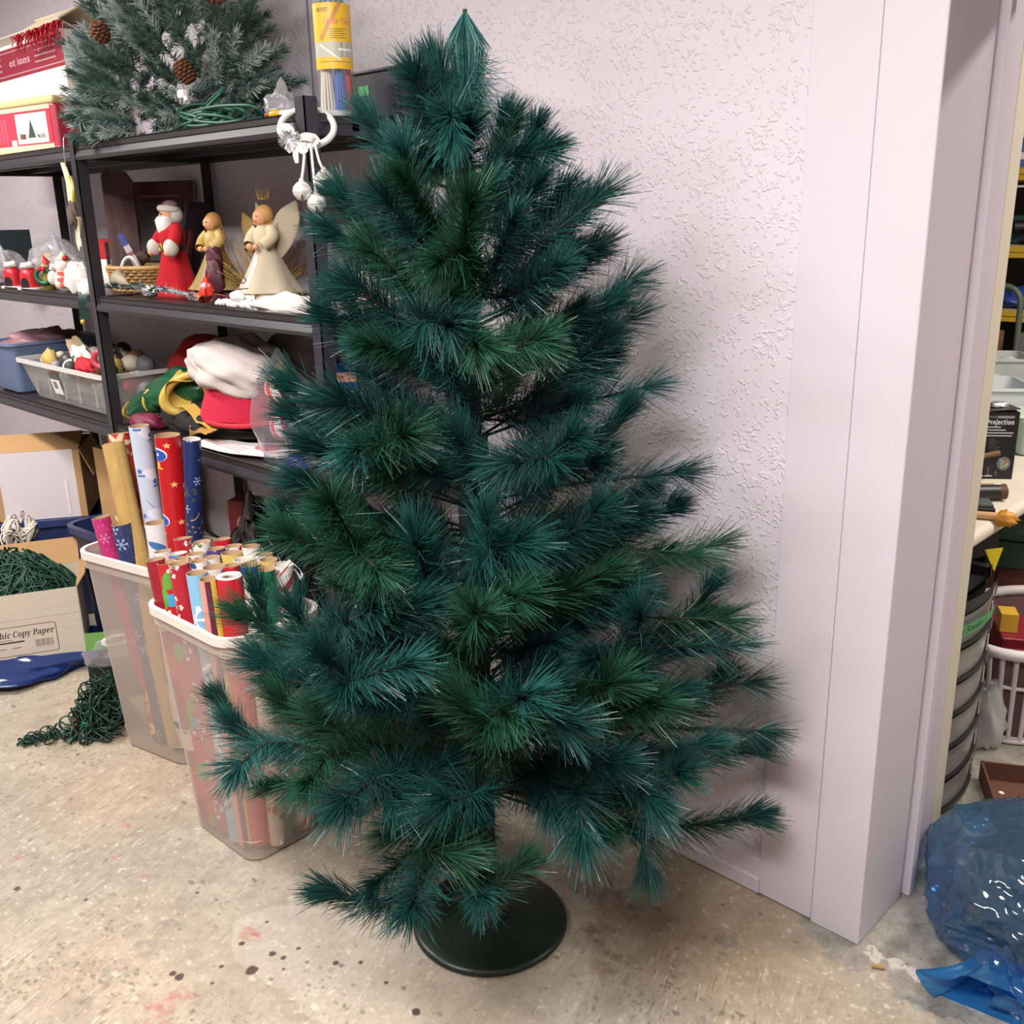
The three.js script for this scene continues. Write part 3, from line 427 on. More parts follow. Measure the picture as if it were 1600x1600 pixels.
// ---------------------------------------------------------------- hung from the posts
{ // ring with bow and three bells
  const t = thing('bell_hanger', 'white rope ring with satin bow and three jingle bells hung over a rack post', 'ornament', [-1.995, 1.79, -1.402]);
  const w = mat('#e2dfdc', 0.5), satin = mat('#e8e4df', 0.28, { sheen: 0.5, sheenColor: new THREE.Color('#ffffff') });
  const ring = mesh('ring', [new THREE.TorusGeometry(0.06, 0.0075, 10, 40)], w, t); ring.rotation.order = 'YXZ'; ring.rotation.set(-0.78, 0.9, 0); 
  const X = (a, y, b) => { const r = [0.62, -0.78], f = [0.78, 0.62]; return V(a * r[0] + b * f[0], y, a * r[1] + b * f[1]); }; // a to the right along the bow, b outward
  const rib = (pts, wd) => surf((u, v) => { const c = new THREE.CatmullRomCurve3(pts), p = c.getPoint(u), T = c.getTangent(u), n = V(0.78, 0, 0.62).cross(T).normalize(); const q = (v - 0.5) * wd * (0.6 + 0.5 * Math.sin(u * 3.1)); return [p.x + n.x * q, p.y + n.y * q, p.z + n.z * q]; }, 16, 3);
  const O = [-0.022, -0.03];
  const B = (pts, wd) => rib(pts.map(([a, y, b]) => X(a * 0.68 + O[0], y * 0.75 + O[1], b * 0.7 + 0.062)), wd * 0.62);
  mesh('bow', [B([[0, 0, 0], [-0.022, 0.034, 0.012], [-0.048, 0.028, 0.004], [-0.03, 0.006, 0], [0, 0, 0.002]], 0.026), B([[0, 0, 0], [0.03, 0.008, 0.014], [0.062, 0, 0.004], [0.036, -0.012, 0], [0, 0, 0.002]], 0.028), B([[0, 0, 0], [-0.02, -0.024, 0.008], [-0.03, -0.034, 0.004]], 0.02), B([[0, 0, 0], [0.016, -0.03, 0.01], [0.034, -0.026, 0.004]], 0.022), B([[0, 0, 0], [-0.006, -0.04, 0.006], [-0.004, -0.065, 0.004]], 0.018)], satin, t);
  const ti = []; for (let i = 0; i < 60; i++) { const a = rnd() * 6.28; const c = X(-0.04, -0.03, 0.066), e = c.clone().add(X(Math.cos(a) * 0.022, Math.sin(a) * 0.022, rr(0, 0.012))); ti.push(rod(c.toArray(), e.toArray(), 0.0012, 0.0006, 3)); } mesh('tinsel_tuft', ti, M.silver, t).userData.kind = 'stuff';
  mesh('bead', ball(0.008, ...X(-0.022, -0.02, 0.075).toArray()), M.silver, t);
  for (const [a, y, len] of [[-0.018, -0.138, 0.1], [0.012, -0.164, 0.13], [0.033, -0.115, 0.08]]) {
    const c = X(a, y, 0.062), top = X(a * 0.4 + 0.004, -0.035, 0.062);
    mesh('cord', [tube([top, top.clone().lerp(c, 0.5).add(V(0.002, 0, 0.002)), c.clone().add(V(0, 0.02, 0))], 0.0032, 14, 6)], w, t);
    const b = mesh('bell', [at(lathe([[0, -0.021], [0.012, -0.018], [0.02, -0.008], [0.0215, -0.001], [0.0225, 0], [0.0215, 0.001], [0.02, 0.009], [0.012, 0.018], [0.006, 0.021], [0.005, 0.027], [0, 0.028]], 24), c.x, c.y, c.z)], mat('#dedbd8', 0.22, { metalness: 0.25 }), t);
    const f = X(0, 0, 1).normalize(); mesh('bell_slot', [rod(c.clone().addScaledVector(f, 0.0205).add(V(0, -0.008, 0)).toArray(), c.clone().addScaledVector(f, 0.0125).add(V(0, -0.0185, 0)).toArray(), 0.0014)], M.black, b);
  }
}
{ // husk hanger on the middle post
  const t = thing('husk_hanger', 'dried husk and ribbon hanger dangling from the middle rack post', 'ornament', [-3.214, 1.64, -1.372]);
  const leaf = (y0, y1, dx, w, twist) => surf((u, v) => { const y = y0 + (y1 - y0) * u, ww = w * Math.sin(PI * Math.min(1, u * 0.9 + 0.08)); return [dx + (v - 0.5) * ww + 0.01 * Math.sin(u * 4 + twist), y, 0.012 + 0.012 * Math.sin(v * PI) * Math.cos(u * 3 + twist)]; }, 14, 4);
  mesh('husk', [leaf(0.13, -0.03, -0.012, 0.04, 0), leaf(-0.03, -0.135, 0.014, 0.034, 1.4), leaf(-0.03, -0.12, 0.03, 0.02, 2.4)], mat('#cfc6ac', 0.7), t);
  mesh('yellow_ribbon', [leaf(0.09, 0.0, 0.016, 0.016, 0.5)], mat('#c6bf4a', 0.6), t);
  mesh('twine_wrap', [at(lump(0.02, 0.035, 0.012, 0.4, 3, 1, 12, false), 0.006, -0.02, 0.016)], mat('#5a4d48', 0.95), t);
  mesh('hook', [tube([[0, 0.12, 0.014], [0.01, 0.17, 0.016], [0.004, 0.205, 0.006], [-0.004, 0.214, -0.02]], 0.0018, 16, 5)], M.silver, t);
}
// ---------------------------------------------------------------- on the middle board, left bay
solo('framed_picture', 'dark teal framed picture standing at the back of the middle board', 'picture', [bx(0.2, 0.2, 0.012, 0, 0.1, 0, 0.003)], mat('#17252a', 0.3), [-4.75, S2, -1.72], 0.5);
{
  const t = thing('gift_box', 'small red-topped white box beside the dark rack post', 'box', [-3.72, S2, -1.7], 0.5);
  mesh('body', bx(0.1, 0.15, 0.08, 0, 0.075, 0), M.white, t); mesh('top_band', bx(0.103, 0.07, 0.083, 0, 0.13, 0), M.red, t); mesh('stripe', bx(0.014, 0.15, 0.002, 0.01, 0.08, 0.043), M.black, t);
}
{ // bags of ornaments
  const cols = ['#a5202c', '#d8cfc4', '#8f6b3c', '#2f5d46', '#c9a24a', '#b8a0a8'];
  [[-4.28, -1.5, 0.12, 0.13], [-4.05, -1.62, 0.13, 0.17], [-3.8, -1.55, 0.11, 0.12]].forEach(([x, z, r, h], k) => {
    const t = thing('ornament_bag', ['clear plastic bag of pink and white ornaments at the end of the middle board', 'tall clear plastic bag with a gathered top full of ornaments behind the red snow-capped arches', 'clear plastic bag of ornaments lying against the dark rack post'][k], 'bag', [x, S2, z]);
    const b = crinkle(r * 0.8, h * 0.6, r * 0.65, k * 7 + 2, 60, 36); at(b, 0, h * 0.34, 0); mesh('plastic_film', [b, at(new THREE.ConeGeometry(0.02, h * 0.5, 9, 3, true), 0.02, h * 0.95, 0, 0.1, 0, 0.2)], M.film, t);
    for (let i = 0; i < 9; i++) mesh('ornament', ball(rr(0.016, 0.028), rr(-r, r) * 0.55, rr(0.03, h * 0.55), rr(-r, r) * 0.45, 1, 12), mat(cols[(i + k * 2) % 6], 0.3), t);
  });
}
[[-4.02, -1.44], [-3.86, -1.44]].forEach(([x, z]) => { // red arches with snow
  const t = thing('red_arch', 'small red arch ornament with a snowy top standing near the board edge', 'ornament', [x, S2 - 0.004, z], 0.6, 'pair of snow-topped red arches');
  mesh('arch', [cyl(0.034, 0.032, 0.045, 0, 0.028, 0, 20), ball(0.032, 0, 0.05, 0, [1, 0.9, 1], 18)], mat('#b81f28', 0.4), t); mesh('dark_doorway', [at(extrude([[-0.014, 0], [0.014, 0], [0.014, 0.02], [0.009, 0.031], [0, 0.035], [-0.009, 0.031], [-0.014, 0.02]], 0.004), 0, 0.007, 0.031)], M.black, t); mesh('snow_cap', [at(lump(0.026, 0.014, 0.026, 0.3, 3, 2, 14), 0, 0.082, 0)], M.fur, t); mesh('base', [cyl(0.046, 0.046, 0.006, 0, 0.003, 0)], M.white, t);
});
{
  const t = thing('elf_figurine', 'small figurine in green and yellow carrying a wreath beside the red arches', 'figurine', [-3.75, S2 - 0.004, -1.46], 0.7);
  mesh('body', lathe([[0, 0], [0.022, 0], [0.018, 0.03], [0.02, 0.05], [0.01, 0.07], [0, 0.072]], 14), mat('#8c7a2e', 0.6), t); mesh('head', ball(0.014, 0, 0.084, 0), M.skin, t); mesh('hat', at(new THREE.ConeGeometry(0.015, 0.035, 12), 0, 0.108, 0, 0, 0, 0.3), M.red, t);
  mesh('wreath', at(new THREE.TorusGeometry(0.026, 0.008, 8, 18), 0, 0.05, 0.024), M.green, t); mesh('wreath_bow', [ball(0.009, -0.008, 0.074, 0.03), ball(0.009, 0.008, 0.074, 0.03)], M.red, t);
}
{
  const t = thing('snowman_figurine', 'plump cream snowman figurine with a red pompom next to a white bow', 'figurine', [-3.55, S2 - 0.004, -1.445], 0.9);
  const c = mat('#dccfc0', 0.75); mesh('body', [ball(0.042, 0, 0.04, 0, [1, 1, 0.95]), ball(0.03, 0, 0.09, 0)], c, t); mesh('arm', [ball(0.016, -0.04, 0.05, 0.012, [1, 1.5, 1])], c, t); mesh('arm', [ball(0.016, 0.04, 0.05, 0.012, [1, 1.5, 1])], c, t);
  mesh('buttons', [bx(0.02, 0.012, 0.006, -0.004, 0.066, 0.04), bx(0.022, 0.012, 0.006, -0.004, 0.045, 0.043), bx(0.02, 0.01, 0.006, 0, 0.026, 0.042)], mat('#d8584a', 0.6), t); mesh('pompom', ball(0.01, 0.012, 0.115, 0.02), M.red, t); mesh('hat', [at(new THREE.ConeGeometry(0.026, 0.03, 14), 0, 0.125, 0)], mat('#b8c6a6', 0.8), t);
}
{
  const t = thing('white_bow', 'white satin bow with a dark green tail hanging over the board edge', 'bow', [-3.32, S2, -1.4], 0.9);
  const s = mat('#e4e0dc', 0.4); mesh('loop', [at(lump(0.04, 0.045, 0.022, 0.35, 2.5, 5, 14, false), -0.01, 0.055, 0)], s, t); mesh('loop', [at(lump(0.03, 0.03, 0.02, 0.35, 2.5, 9, 14, false), 0.02, 0.02, 0.012)], s, t);
  mesh('tail', [surf((u, v) => [0.01 + (v - 0.5) * 0.03 - 0.012 * u, 0.012 - 0.09 * u, 0.03 + 0.006 * Math.sin(u * 5)], 10, 2)], mat('#173a33', 0.4), t); mesh('bell', ball(0.009, -0.004, -0.085, 0.032), M.gold, t);
}
// ---------------------------------------------------------------- middle board, right bay
solo('wood_plank', 'weathered brown wooden plank leaning upright behind the dark rack post', 'plank', [at(extrude([[-0.05, 0], [0.05, 0], [0.05, 0.36], [0.03, 0.39], [-0.03, 0.4], [-0.05, 0.38]], 0.018), 0, 0, 0, -0.05, 0, 0)], printMat(128, 256, (g, w, h) => { g.fillStyle = '#5a4440'; g.fillRect(0, 0, w, h); for (let i = 0; i < 260; i++) { g.fillStyle = `rgba(${rnd() < 0.5 ? '40,28,26' : '120,98,90'},0.25)`; g.fillRect(rnd() * w, rnd() * h, rr(2, 5), rr(10, 70)); } }, 0.85), [-3.44, S2, -1.62], 0.95);
{
  const t = thing('picture_book', 'large dark red and grey hardback leaning at the back of the middle board', 'book', [-3.42, S2, -1.75], 0.55);
  mesh('cover', at(bx(0.26, 0.36, 0.02, 0, 0.18, 0, 0.003), 0, 0, 0, -0.08, 0, 0), mat('#4e1a22', 0.5), t); mesh('cover_picture', at(bx(0.17, 0.2, 0.002, 0, 0.19, 0.0115), 0, 0, 0, -0.08, 0, 0), mat('#4a4749', 0.5), t); mesh('title_line', at(bx(0.15, 0.006, 0.001, 0, 0.31, 0.0115), 0, 0, 0, -0.08, 0, 0), mat('#8a5a5e', 0.5), t); mesh('pages', at(bx(0.006, 0.35, 0.016, 0.1325, 0.18, 0), 0, 0, 0, -0.08, 0, 0), mat('#7d7470', 0.8), t);
}
solo('dark_board', 'dark purple board tilted behind the wicker basket', 'board', [at(bx(0.012, 0.3, 0.1, 0, 0.15, 0), 0, 0, 0, 0, 0, -0.35)], mat('#3a2c38', 0.6), [-3.28, S2, -1.74], 0.3);
solo('red_stick', 'thin red stick leaning behind the wicker basket', 'stick', [rod([-0.035, 0.02, 0], [0.03, 0.2, -0.01], 0.009, 0.009, 8)], M.darkRed, [-3.2, S2 - 0.004, -1.72]);
solo('paddle_stick', 'white and blue paper stick poking out of the wicker basket', 'stick', [at(bx(0.022, 0.14, 0.004, 0, 0.1, 0), 0, 0, 0, 0, 0, 0.4)], printMat(32, 128, (g, w, h) => { g.fillStyle = '#cbc4cc'; g.fillRect(0, 0, w, h); g.fillStyle = '#4a4f96'; g.fillRect(0, 0, w, 38); g.fillStyle = '#a05858'; g.fillRect(0, 60, w, 12); }), [-3.36, S2 + 0.03, -1.64], 0.9);
{ // wicker basket
  const t = thing('wicker_basket', 'oval honey-coloured wicker basket beside the red-robed figurine', 'basket', [-3.36, S2 - 0.004, -1.63], 0.1);
  const A = 0.135, B = 0.095, wv = mat('#a9824f', 0.7), g = [];
  for (let r = 0; r < 7; r++) { const pts = []; for (let i = 0; i < 48; i++) { const a = i / 48 * 2 * PI, o = 0.004 * ((i + r) % 2 ? 1 : -1), k = 0.86 + r * 0.024; pts.push([Math.cos(a) * (A * k + o), 0.006 + r * 0.0105, Math.sin(a) * (B * k + o)]); } g.push(tube(pts, 0.0052, 96, 5, true)); }
  mesh('weave', g, wv, t); mesh('rim', [tube(Array.from({ length: 24 }, (_, i) => { const a = i / 24 * 2 * PI; return [Math.cos(a) * A * 1.02, 0.08, Math.sin(a) * B * 1.02]; }), 0.008, 60, 6, true)], mat('#b8925c', 0.7), t);
  for (let i = 0; i < 24; i++) { const a = i / 24 * 2 * PI; mesh('stake', rod([Math.cos(a) * A * 0.86, 0, Math.sin(a) * B * 0.86], [Math.cos(a) * A * 1.01, 0.078, Math.sin(a) * B * 1.01], 0.0035, 0.0035, 5), wv, t); }
  mesh('base', [at(cyl(1, 1, 0.006, 0, 0.003, 0, 28), 0, 0, 0, 0, 0, 0, [A * 0.86, 1, B * 0.86])], wv, t);
}
solo('beaded_arch', 'white beaded wire arch standing in the wicker basket', 'ornament', [tube([[-0.03, 0, 0], [-0.026, 0.05, 0], [-0.006, 0.075, 0.004], [0.02, 0.06, 0.008], [0.04, 0.01, 0.01]], 0.0035, 24, 5), ...Array.from({ length: 26 }, (_, i) => { const a = i / 25 * PI; return ball(0.0062, 0.002 - Math.cos(a) * 0.034, Math.sin(a) * 0.068 + 0.006, 0.004, 1, 8); })], M.white, [-3.38, S2 + 0.035, -1.6], 0.8);
solo('carved_wood', 'carved brown wooden piece lying in the wicker basket', 'ornament', [at(lump(0.055, 0.03, 0.025, 0.4, 2.5, 4, 14, false), 0, 0, 0, 0, 0, 0.5)], mat('#4c3526', 0.75), [-3.43, S2 + 0.085, -1.645], 0.3);
function robe(r0, r1, h, folds, n = 40) { return surf((u, v) => { const a = u * 2 * PI, r = (r0 + (r1 - r0) * Math.pow(v, 0.8)) * (1 + (1 - v) * 0.06 * Math.sin(a * folds)); return [Math.cos(a) * r, v * h, Math.sin(a) * r]; }, n, 10); }
{ // red-robed figurine
  const t = thing('robed_figurine', 'red-robed figurine with long white beard, black belt and fur cuffs', 'figurine', [-3.06, S2 - 0.004, -1.6], -0.15);
  mesh('robe', [robe(0.078, 0.036, 0.14, 7), at(lathe([[0.036, 0], [0.05, 0.03], [0.05, 0.06], [0.03, 0.085], [0, 0.09]], 22), 0, 0.14, 0, 0, 0, 0, [1, 1, 0.8])], M.redFelt, t);
  mesh('belt', at(cyl(0.04, 0.043, 0.016, 0, 0, 0, 24), 0, 0.15, 0, 0, 0, 0, [1, 1, 0.9]), M.black, t); mesh('buckle', at(new THREE.TorusGeometry(0.011, 0.0032, 6, 16), -0.004, 0.15, 0.039), M.gold, t);
  for (const s of [-1, 1]) { mesh('sleeve', tube([[s * 0.042, 0.208, 0], [s * 0.07, 0.185, 0.012], [s * 0.078, 0.155, 0.03]], 0.02, 12, 10), M.redFelt, t); mesh('fur_cuff', ball(0.024, s * 0.078, 0.15, 0.034, [1, 1.15, 1], 14), M.fur, t); mesh('hand', ball(0.012, s * 0.078, 0.135, 0.046), M.skin, t); }
  mesh('head', ball(0.027, 0, 0.248, 0.004), M.skin, t); mesh('beard', [at(lathe([[0, -0.095], [0.016, -0.076], [0.031, -0.025], [0.032, 0.004], [0.022, 0.014], [0, 0.014]], 18), 0, 0.232, 0.018, 0.1, 0, 0, [1, 1, 0.9])], M.white, t);
  mesh('hair', [at(ball(0.03, 0, 0, 0, [1.1, 1, 1], 16), 0, 0.248, -0.012)], M.fur, t); mesh('fur_brim', at(new THREE.TorusGeometry(0.026, 0.011, 8, 22), 0, 0.266, 0, PI / 2 - 0.15, 0, 0), M.fur, t); mesh('hat', [at(ball(0.026, 0, 0, 0, [1, 0.7, 1], 16), 0.004, 0.276, -0.004)], mat('#8a6f70', 0.95), t);
  for (const q of [-1, 1]) mesh('eye', ball(0.0028, q * 0.009, 0.252, 0.0295, 1, 8), M.black, t); mesh('nose', ball(0.005, 0, 0.246, 0.031, 1, 8), M.skin, t);
}
function angel(name, label, pos, turn, s, o) {
  const t = thing(name, label, 'figurine', pos, turn); t.scale.setScalar(s);
  mesh('skirt', [robe(0.095, 0.026, 0.15, 9)], o.skirt, t); if (o.over) mesh('overskirt', [robe(0.1, 0.03, 0.12, 6).translate(0, 0.032, 0).scale(1, 1, 0.9)], o.over, t);
  mesh('bodice', at(lathe([[0.026, 0], [0.034, 0.03], [0.03, 0.055], [0.012, 0.07], [0, 0.07]], 18), 0, 0.148, 0), o.top, t);
  for (const q of [-1, 1]) { mesh('sleeve', [tube([[q * 0.028, 0.205, 0], [q * 0.046, 0.185, 0.01], [q * 0.03, 0.16, 0.036]], 0.017, 10, 9)], o.top, t); mesh('hand', ball(0.009, q * 0.014, 0.158, 0.046), M.skin, t); }
  mesh('head', ball(0.022, 0, 0.236, 0.011), M.skin, t); mesh('hair', [ball(0.0275, 0, 0.243, -0.003, [1, 1, 0.95], 14), ball(0.02, 0, 0.225, -0.014, 1, 12)], o.hair, t);
  for (const q of [-1, 1]) mesh('eye', ball(0.0024, q * 0.008, 0.24, 0.0315, 1, 8), M.twig, t); mesh('mouth', ball(0.003, 0, 0.226, 0.0305, [1.5, 0.6, 0.6], 8), M.red, t);
  if (o.cape) mesh('cape', [at(lump(0.032, 0.045, 0.022, 0.2, 2.2, 3, 18, false), 0.04, 0.125, 0.035), at(lump(0.036, 0.055, 0.022, 0.2, 2.2, 8, 18, false), 0.05, 0.07, 0.05)], o.cape, t);
  if (o.panel) mesh('front_panel', surf((u, v) => { const a = PI / 2 + (u - 0.5) * 0.9 * (1 - v * 0.7), r = (0.1 - 0.066 * Math.pow(v, 0.8)) * 1.05; return [Math.cos(a) * r, 0.004 + v * 0.13, Math.sin(a) * r]; }, 12, 8), o.panel, t);
  if (o.wing) for (const q of [-1, 1]) mesh('wing', [at(lump(0.04, 0.08, 0.008, 0.1, 2, 3, 16, false), q * 0.05, 0.2, -0.03, 0, q * 0.4, q * -0.5)], o.wing, t);
  return t;
}
angel('angel_figurine', 'gold and burgundy velvet angel figurine with blond hair', [-2.80, S2 - 0.004, -1.6], 0.12, 0.94, { skirt: M.burgundy, over: mat('#8f7740', 0.5), top: mat('#b59a58', 0.5), hair: mat('#b08040', 0.8), cape: mat('#4a1224', 0.55) });
angel('angel_figurine', 'smaller angel figurine in gold partly hidden among golden twigs', [-2.70, S2 - 0.004, -1.7], 0.5, 0.9, { skirt: mat('#6b1f2c', 0.6), top: mat('#a88c50', 0.5), hair: mat('#8a5c34', 0.8), wing: mat('#b99a5a', 0.5) });
{
  const t = angel('angel_figurine', 'cream tulle angel figurine with feathery wings and a gold crown', [-2.52, S2 - 0.004, -1.6], 0.1, 1.0, { skirt: M.cream, over: M.tulle, top: mat('#c8b898', 0.8), panel: mat('#e4ddd0', 0.6), hair: mat('#c79a5c', 0.8), wing: mat('#cbbda4', 0.9, { transmission: 0.3 }) });
  const g = []; for (let i = 0; i < 9; i++) { const a = i / 9 * 2 * PI; g.push(rod([Math.cos(a) * 0.014, 0.285, Math.sin(a) * 0.014 - 0.005], [Math.cos(a) * 0.02, 0.312, Math.sin(a) * 0.02 - 0.005], 0.0012, 0.0006, 4)); } g.push(at(new THREE.TorusGeometry(0.014, 0.0016, 5, 20), 0, 0.285, -0.005, PI / 2, 0, 0)); mesh('crown', g, M.gold, t);
}
{ // golden twig spray
  const g = []; for (let i = 0; i < 90; i++) { const a = rr(-1.25, 1.25), l = rr(0.06, 0.16); g.push(tube([[0, 0.02, 0], [Math.sin(a) * l * 0.5 + rr(-0.01, 0.01), 0.02 + Math.cos(a) * l * 0.5, rr(-0.02, 0.02)], [Math.sin(a) * l, 0.03 + Math.cos(a) * l * 1.1, rr(-0.03, 0.03)]], 0.0012, 6, 4)); }
  for (let i = 0; i < 8; i++) { const pts = [], cx = rr(-0.04, 0.04), cy = rr(0.06, 0.13); for (let k = 0; k < 14; k++) pts.push([cx + Math.cos(k * 0.8) * (0.02 - k * 0.0013), cy + Math.sin(k * 0.8) * (0.02 - k * 0.0013), rr(-0.004, 0.004)]); g.push(tube(pts, 0.0012, 40, 4)); }
  solo('twig_spray', 'spray of curly golden twigs between two angel figurines', 'twigs', g, M.straw, [-2.62, S2 - 0.004, -1.655], 0.7);
}
solo('tall_twigs', 'two thin dark twigs leaning in front of the cream angel', 'twigs', [rod([0.05, 0.0, 0], [-0.03, 0.235, 0.01], 0.0022, 0.0012, 5), rod([0.01, 0.0, 0.01], [-0.04, 0.24, 0], 0.002, 0.001, 5), rod([0.09, 0.0, -0.03], [0.12, 0.22, -0.04], 0.002, 0.001, 5)], M.twig, [-2.56, S2 - 0.004, -1.52], 0.6);
{ // little wire tree and grasses
  const g = []; for (let r = 0; r < 5; r++) g.push(rod([-0.045 + r * 0.005, 0.006 + r * 0.014, 0], [0.045 - r * 0.006, 0.004 + r * 0.016, 0.01], 0.002, 0.0015, 4)); g.push(rod([0, 0, 0], [0, 0.09, 0], 0.002, 0.001, 4));
  solo('wire_tree', 'little dark wire tree in front of the angel figurines', 'ornament', g, M.twig, [-2.45, S2 - 0.004, -1.46], 0.7);
  const q = []; for (let i = 0; i < 16; i++) { const x = rr(0, 0.16); q.push(tube([[x, 0, 0], [x + rr(-0.01, 0.01), 0.03, 0.004], [x + rr(-0.02, 0.02), rr(0.03, 0.06), rr(-0.01, 0.01)]], 0.0012, 6, 4)); } solo('dried_grass', 'thin dried grass stems standing in front of the cream angel', 'grass', q, mat('#6d6a44', 0.8), [-2.38, S2 - 0.004, -1.5], 0.1);
}
{ // silver sprig with cone bells
  const t = thing('silver_sprig', 'silver frosted pine sprig with dark green leaves lying along the board', 'sprig', [-3.0, S2 - 0.004, -1.47], 0.06);
  const c = new THREE.CatmullRomCurve3([V(-0.3, 0.03, 0), V(-0.1, 0.032, 0.01), V(0.1, 0.03, 0.0), V(0.24, 0.02, 0.005)]);
  mesh('silver_needles', brush(c, 0, 0.02, 900, { L0: 0.016, L1: 0.032, w: 0.0022, open: 0.9, close: 0.3, sag: 0.02 }), mat('#b9bcc2', 0.35, { metalness: 0.3 }), t).userData.kind = 'stuff';
  mesh('stem', new THREE.TubeGeometry(c, 20, 0.006, 6), mat('#8d9094', 0.5), t); mesh('bell_blossom', [at(lathe([[0.004, 0], [0.012, 0.008], [0.018, 0.03], [0.027, 0.042]], 18), -0.1, 0.045, 0.015, 0.6, 0, 0.9)], mat('#cfc6ae', 0.5), t);
  for (let i = 0; i < 8; i++) mesh('leaf', [at(surf((u, v) => [(u - 0.5) * 0.055, 0.006 * Math.sin(u * PI), (v - 0.5) * 0.022 * Math.sin(u * PI)], 8, 2), -0.22 + i * 0.045, 0.03 + (i % 3) * 0.01, 0.02, rr(-0.6, 0.6), rr(-1, 1), rr(-0.5, 0.5))], mat('#16382f', 0.45), t);
  mesh('foil_wrap', [at(lump(0.035, 0.018, 0.02, 0.3, 4, 2, 14, false), 0.03, 0.026, 0.012)], M.silver, t);
}
{ // red star flower
  const t = thing('ribbon_star', 'orange and red ribbon star ornament lying on the middle board', 'ornament', [-2.62, S2 - 0.004, -1.44], 0.3);
  const r = mat('#cf3a28', 0.3), o = mat('#e08a5c', 0.35); for (let i = 0; i < 5; i++) { const a = i * 1.256 + 0.3; mesh('ray', at(surf((u, v) => [u * 0.085, 0.012 * Math.sin(u * PI) + 0.004, (v - 0.5) * 0.03 * (1 - u)], 8, 2), 0, 0.012, 0, 0, a, i === 1 ? 1.0 : 0.06), i % 2 ? r : o, t); } mesh('center', ball(0.012, 0, 0.018, 0), M.darkRed, t); mesh('loop', [at(lump(0.018, 0.032, 0.012, 0.3, 2, 4, 12, false), 0.0, 0.04, -0.02)], mat('#c8301e', 0.3), t);
}
{ // white glitter icicle sprig
  const t = thing('icicle_sprig', 'white glittery icicle sprig lying at the board edge', 'ornament', [-2.3, S2 - 0.004, -1.425], 0.04);
  const g = []; for (let i = 0; i < 42; i++) { const u = i / 41; g.push(ball(0.006 + 0.011 * u * (1 - 0.3 * u) * rr(0.8, 1.2), -0.2 + u * 0.2 + rr(-0.003, 0.003), 0.016 + rr(-0.003, 0.004), rr(-0.008, 0.008) * u, 1, 8)); } mesh('icicle', g, mat('#e6e4e4', 0.25), t);
  mesh('snow_pad', [at(lump(0.13, 0.03, 0.032, 0.35, 3.4, 5, 18), 0.12, 0.017, -0.005)], M.fur, t); mesh('leaf', [at(lump(0.03, 0.014, 0.012, 0.3, 2, 1, 10, false), -0.09, 0.036, 0.006)], M.white, t);
}
{ // grapevine cone behind the tree
  const g = []; for (let i = 0; i < 34; i++) { const pts = [], a0 = rnd() * 6.28; for (let k = 0; k <= 8; k++) { const v = k / 8, r = 0.075 * (1 - v) + 0.006; pts.push([Math.cos(a0 + v * 3.2) * r, 0.002 + v * 0.25, Math.sin(a0 + v * 3.2) * r]); } g.push(tube(pts, 0.0024, 20, 4)); } g.push(at(new THREE.TorusGeometry(0.014, 0.0025, 5, 16), 0, 0.265, 0));
  solo('grapevine_cone', 'brown grapevine cone tree with a loop top on the middle board', 'ornament', g, mat('#5e4534', 0.85), [-2.19, S2 - 0.004, -1.68]);
}
{
  const t = thing('fuzzy_stocking', 'fluffy white bundle with pink and red beads at the rack end', 'ornament', [-2.05, S2 - 0.004, -1.56], 0.4);
  mesh('fleece', [at(lump(0.075, 0.06, 0.05, 0.3, 5, 6, 24), 0, 0.033, 0)], mat('#e2d3c4', 1), t); for (let i = 0; i < 16; i++) mesh('bead', ball(rr(0.005, 0.009), 0.05 + rr(-0.03, 0.04), 0.03 + rr(-0.02, 0.03), 0.045 + rr(-0.015, 0.01), 1, 8), i % 2 ? mat('#c24a50', 0.4) : mat('#d8a49c', 0.5), t);
}
// ---------------------------------------------------------------- open tub with tapering sides and a rim
function tub(w0, d0, w1, d1, h, r, wall = 0.003, rimW = 0.008, rimH = 0.01, n = 8) {
  const ring = (w, d, rad) => { const p = []; for (const [sx, sz, a0] of [[1, 1, 0], [-1, 1, PI / 2], [-1, -1, PI], [1, -1, 1.5 * PI]]) for (let i = 0; i <= n; i++) { const a = a0 + i / n * PI / 2; p.push([sx * (w / 2 - rad) + Math.cos(a) * rad, sz * (d / 2 - rad) + Math.sin(a) * rad]); } p.push(p[0]); return p; };
  const loft = (A, ya, B, yb, seg = 1) => surf((u, v) => { const i = Math.round(u * (A.length - 1)); return [A[i][0] + (B[i][0] - A[i][0]) * v, ya + (yb - ya) * v, A[i][1] + (B[i][1] - A[i][1]) * v]; }, A.length - 1, seg);
  const b0 = ring(w0, d0, r * 0.8), t0 = ring(w1, d1, r), tr = ring(w1 + 2 * rimW, d1 + 2 * rimW, r + rimW), bt = ring(w0 - 0.02, d0 - 0.02, r * 0.7);
  const cap = new THREE.ShapeGeometry(new THREE.Shape(bt.map(([x, z]) => new THREE.Vector2(x, z)))).rotateX(PI / 2);
  const body = [loft(b0, 0.008, t0, h, 6), loft(bt, 0, b0, 0.008), cap.clone().translate(0, 0.0005, 0)];
  const rim = [loft(t0, h, tr, h), loft(tr, h, tr, h - rimH), loft(tr, h - rimH, t0, h - rimH)];
  return { body, rim };
}
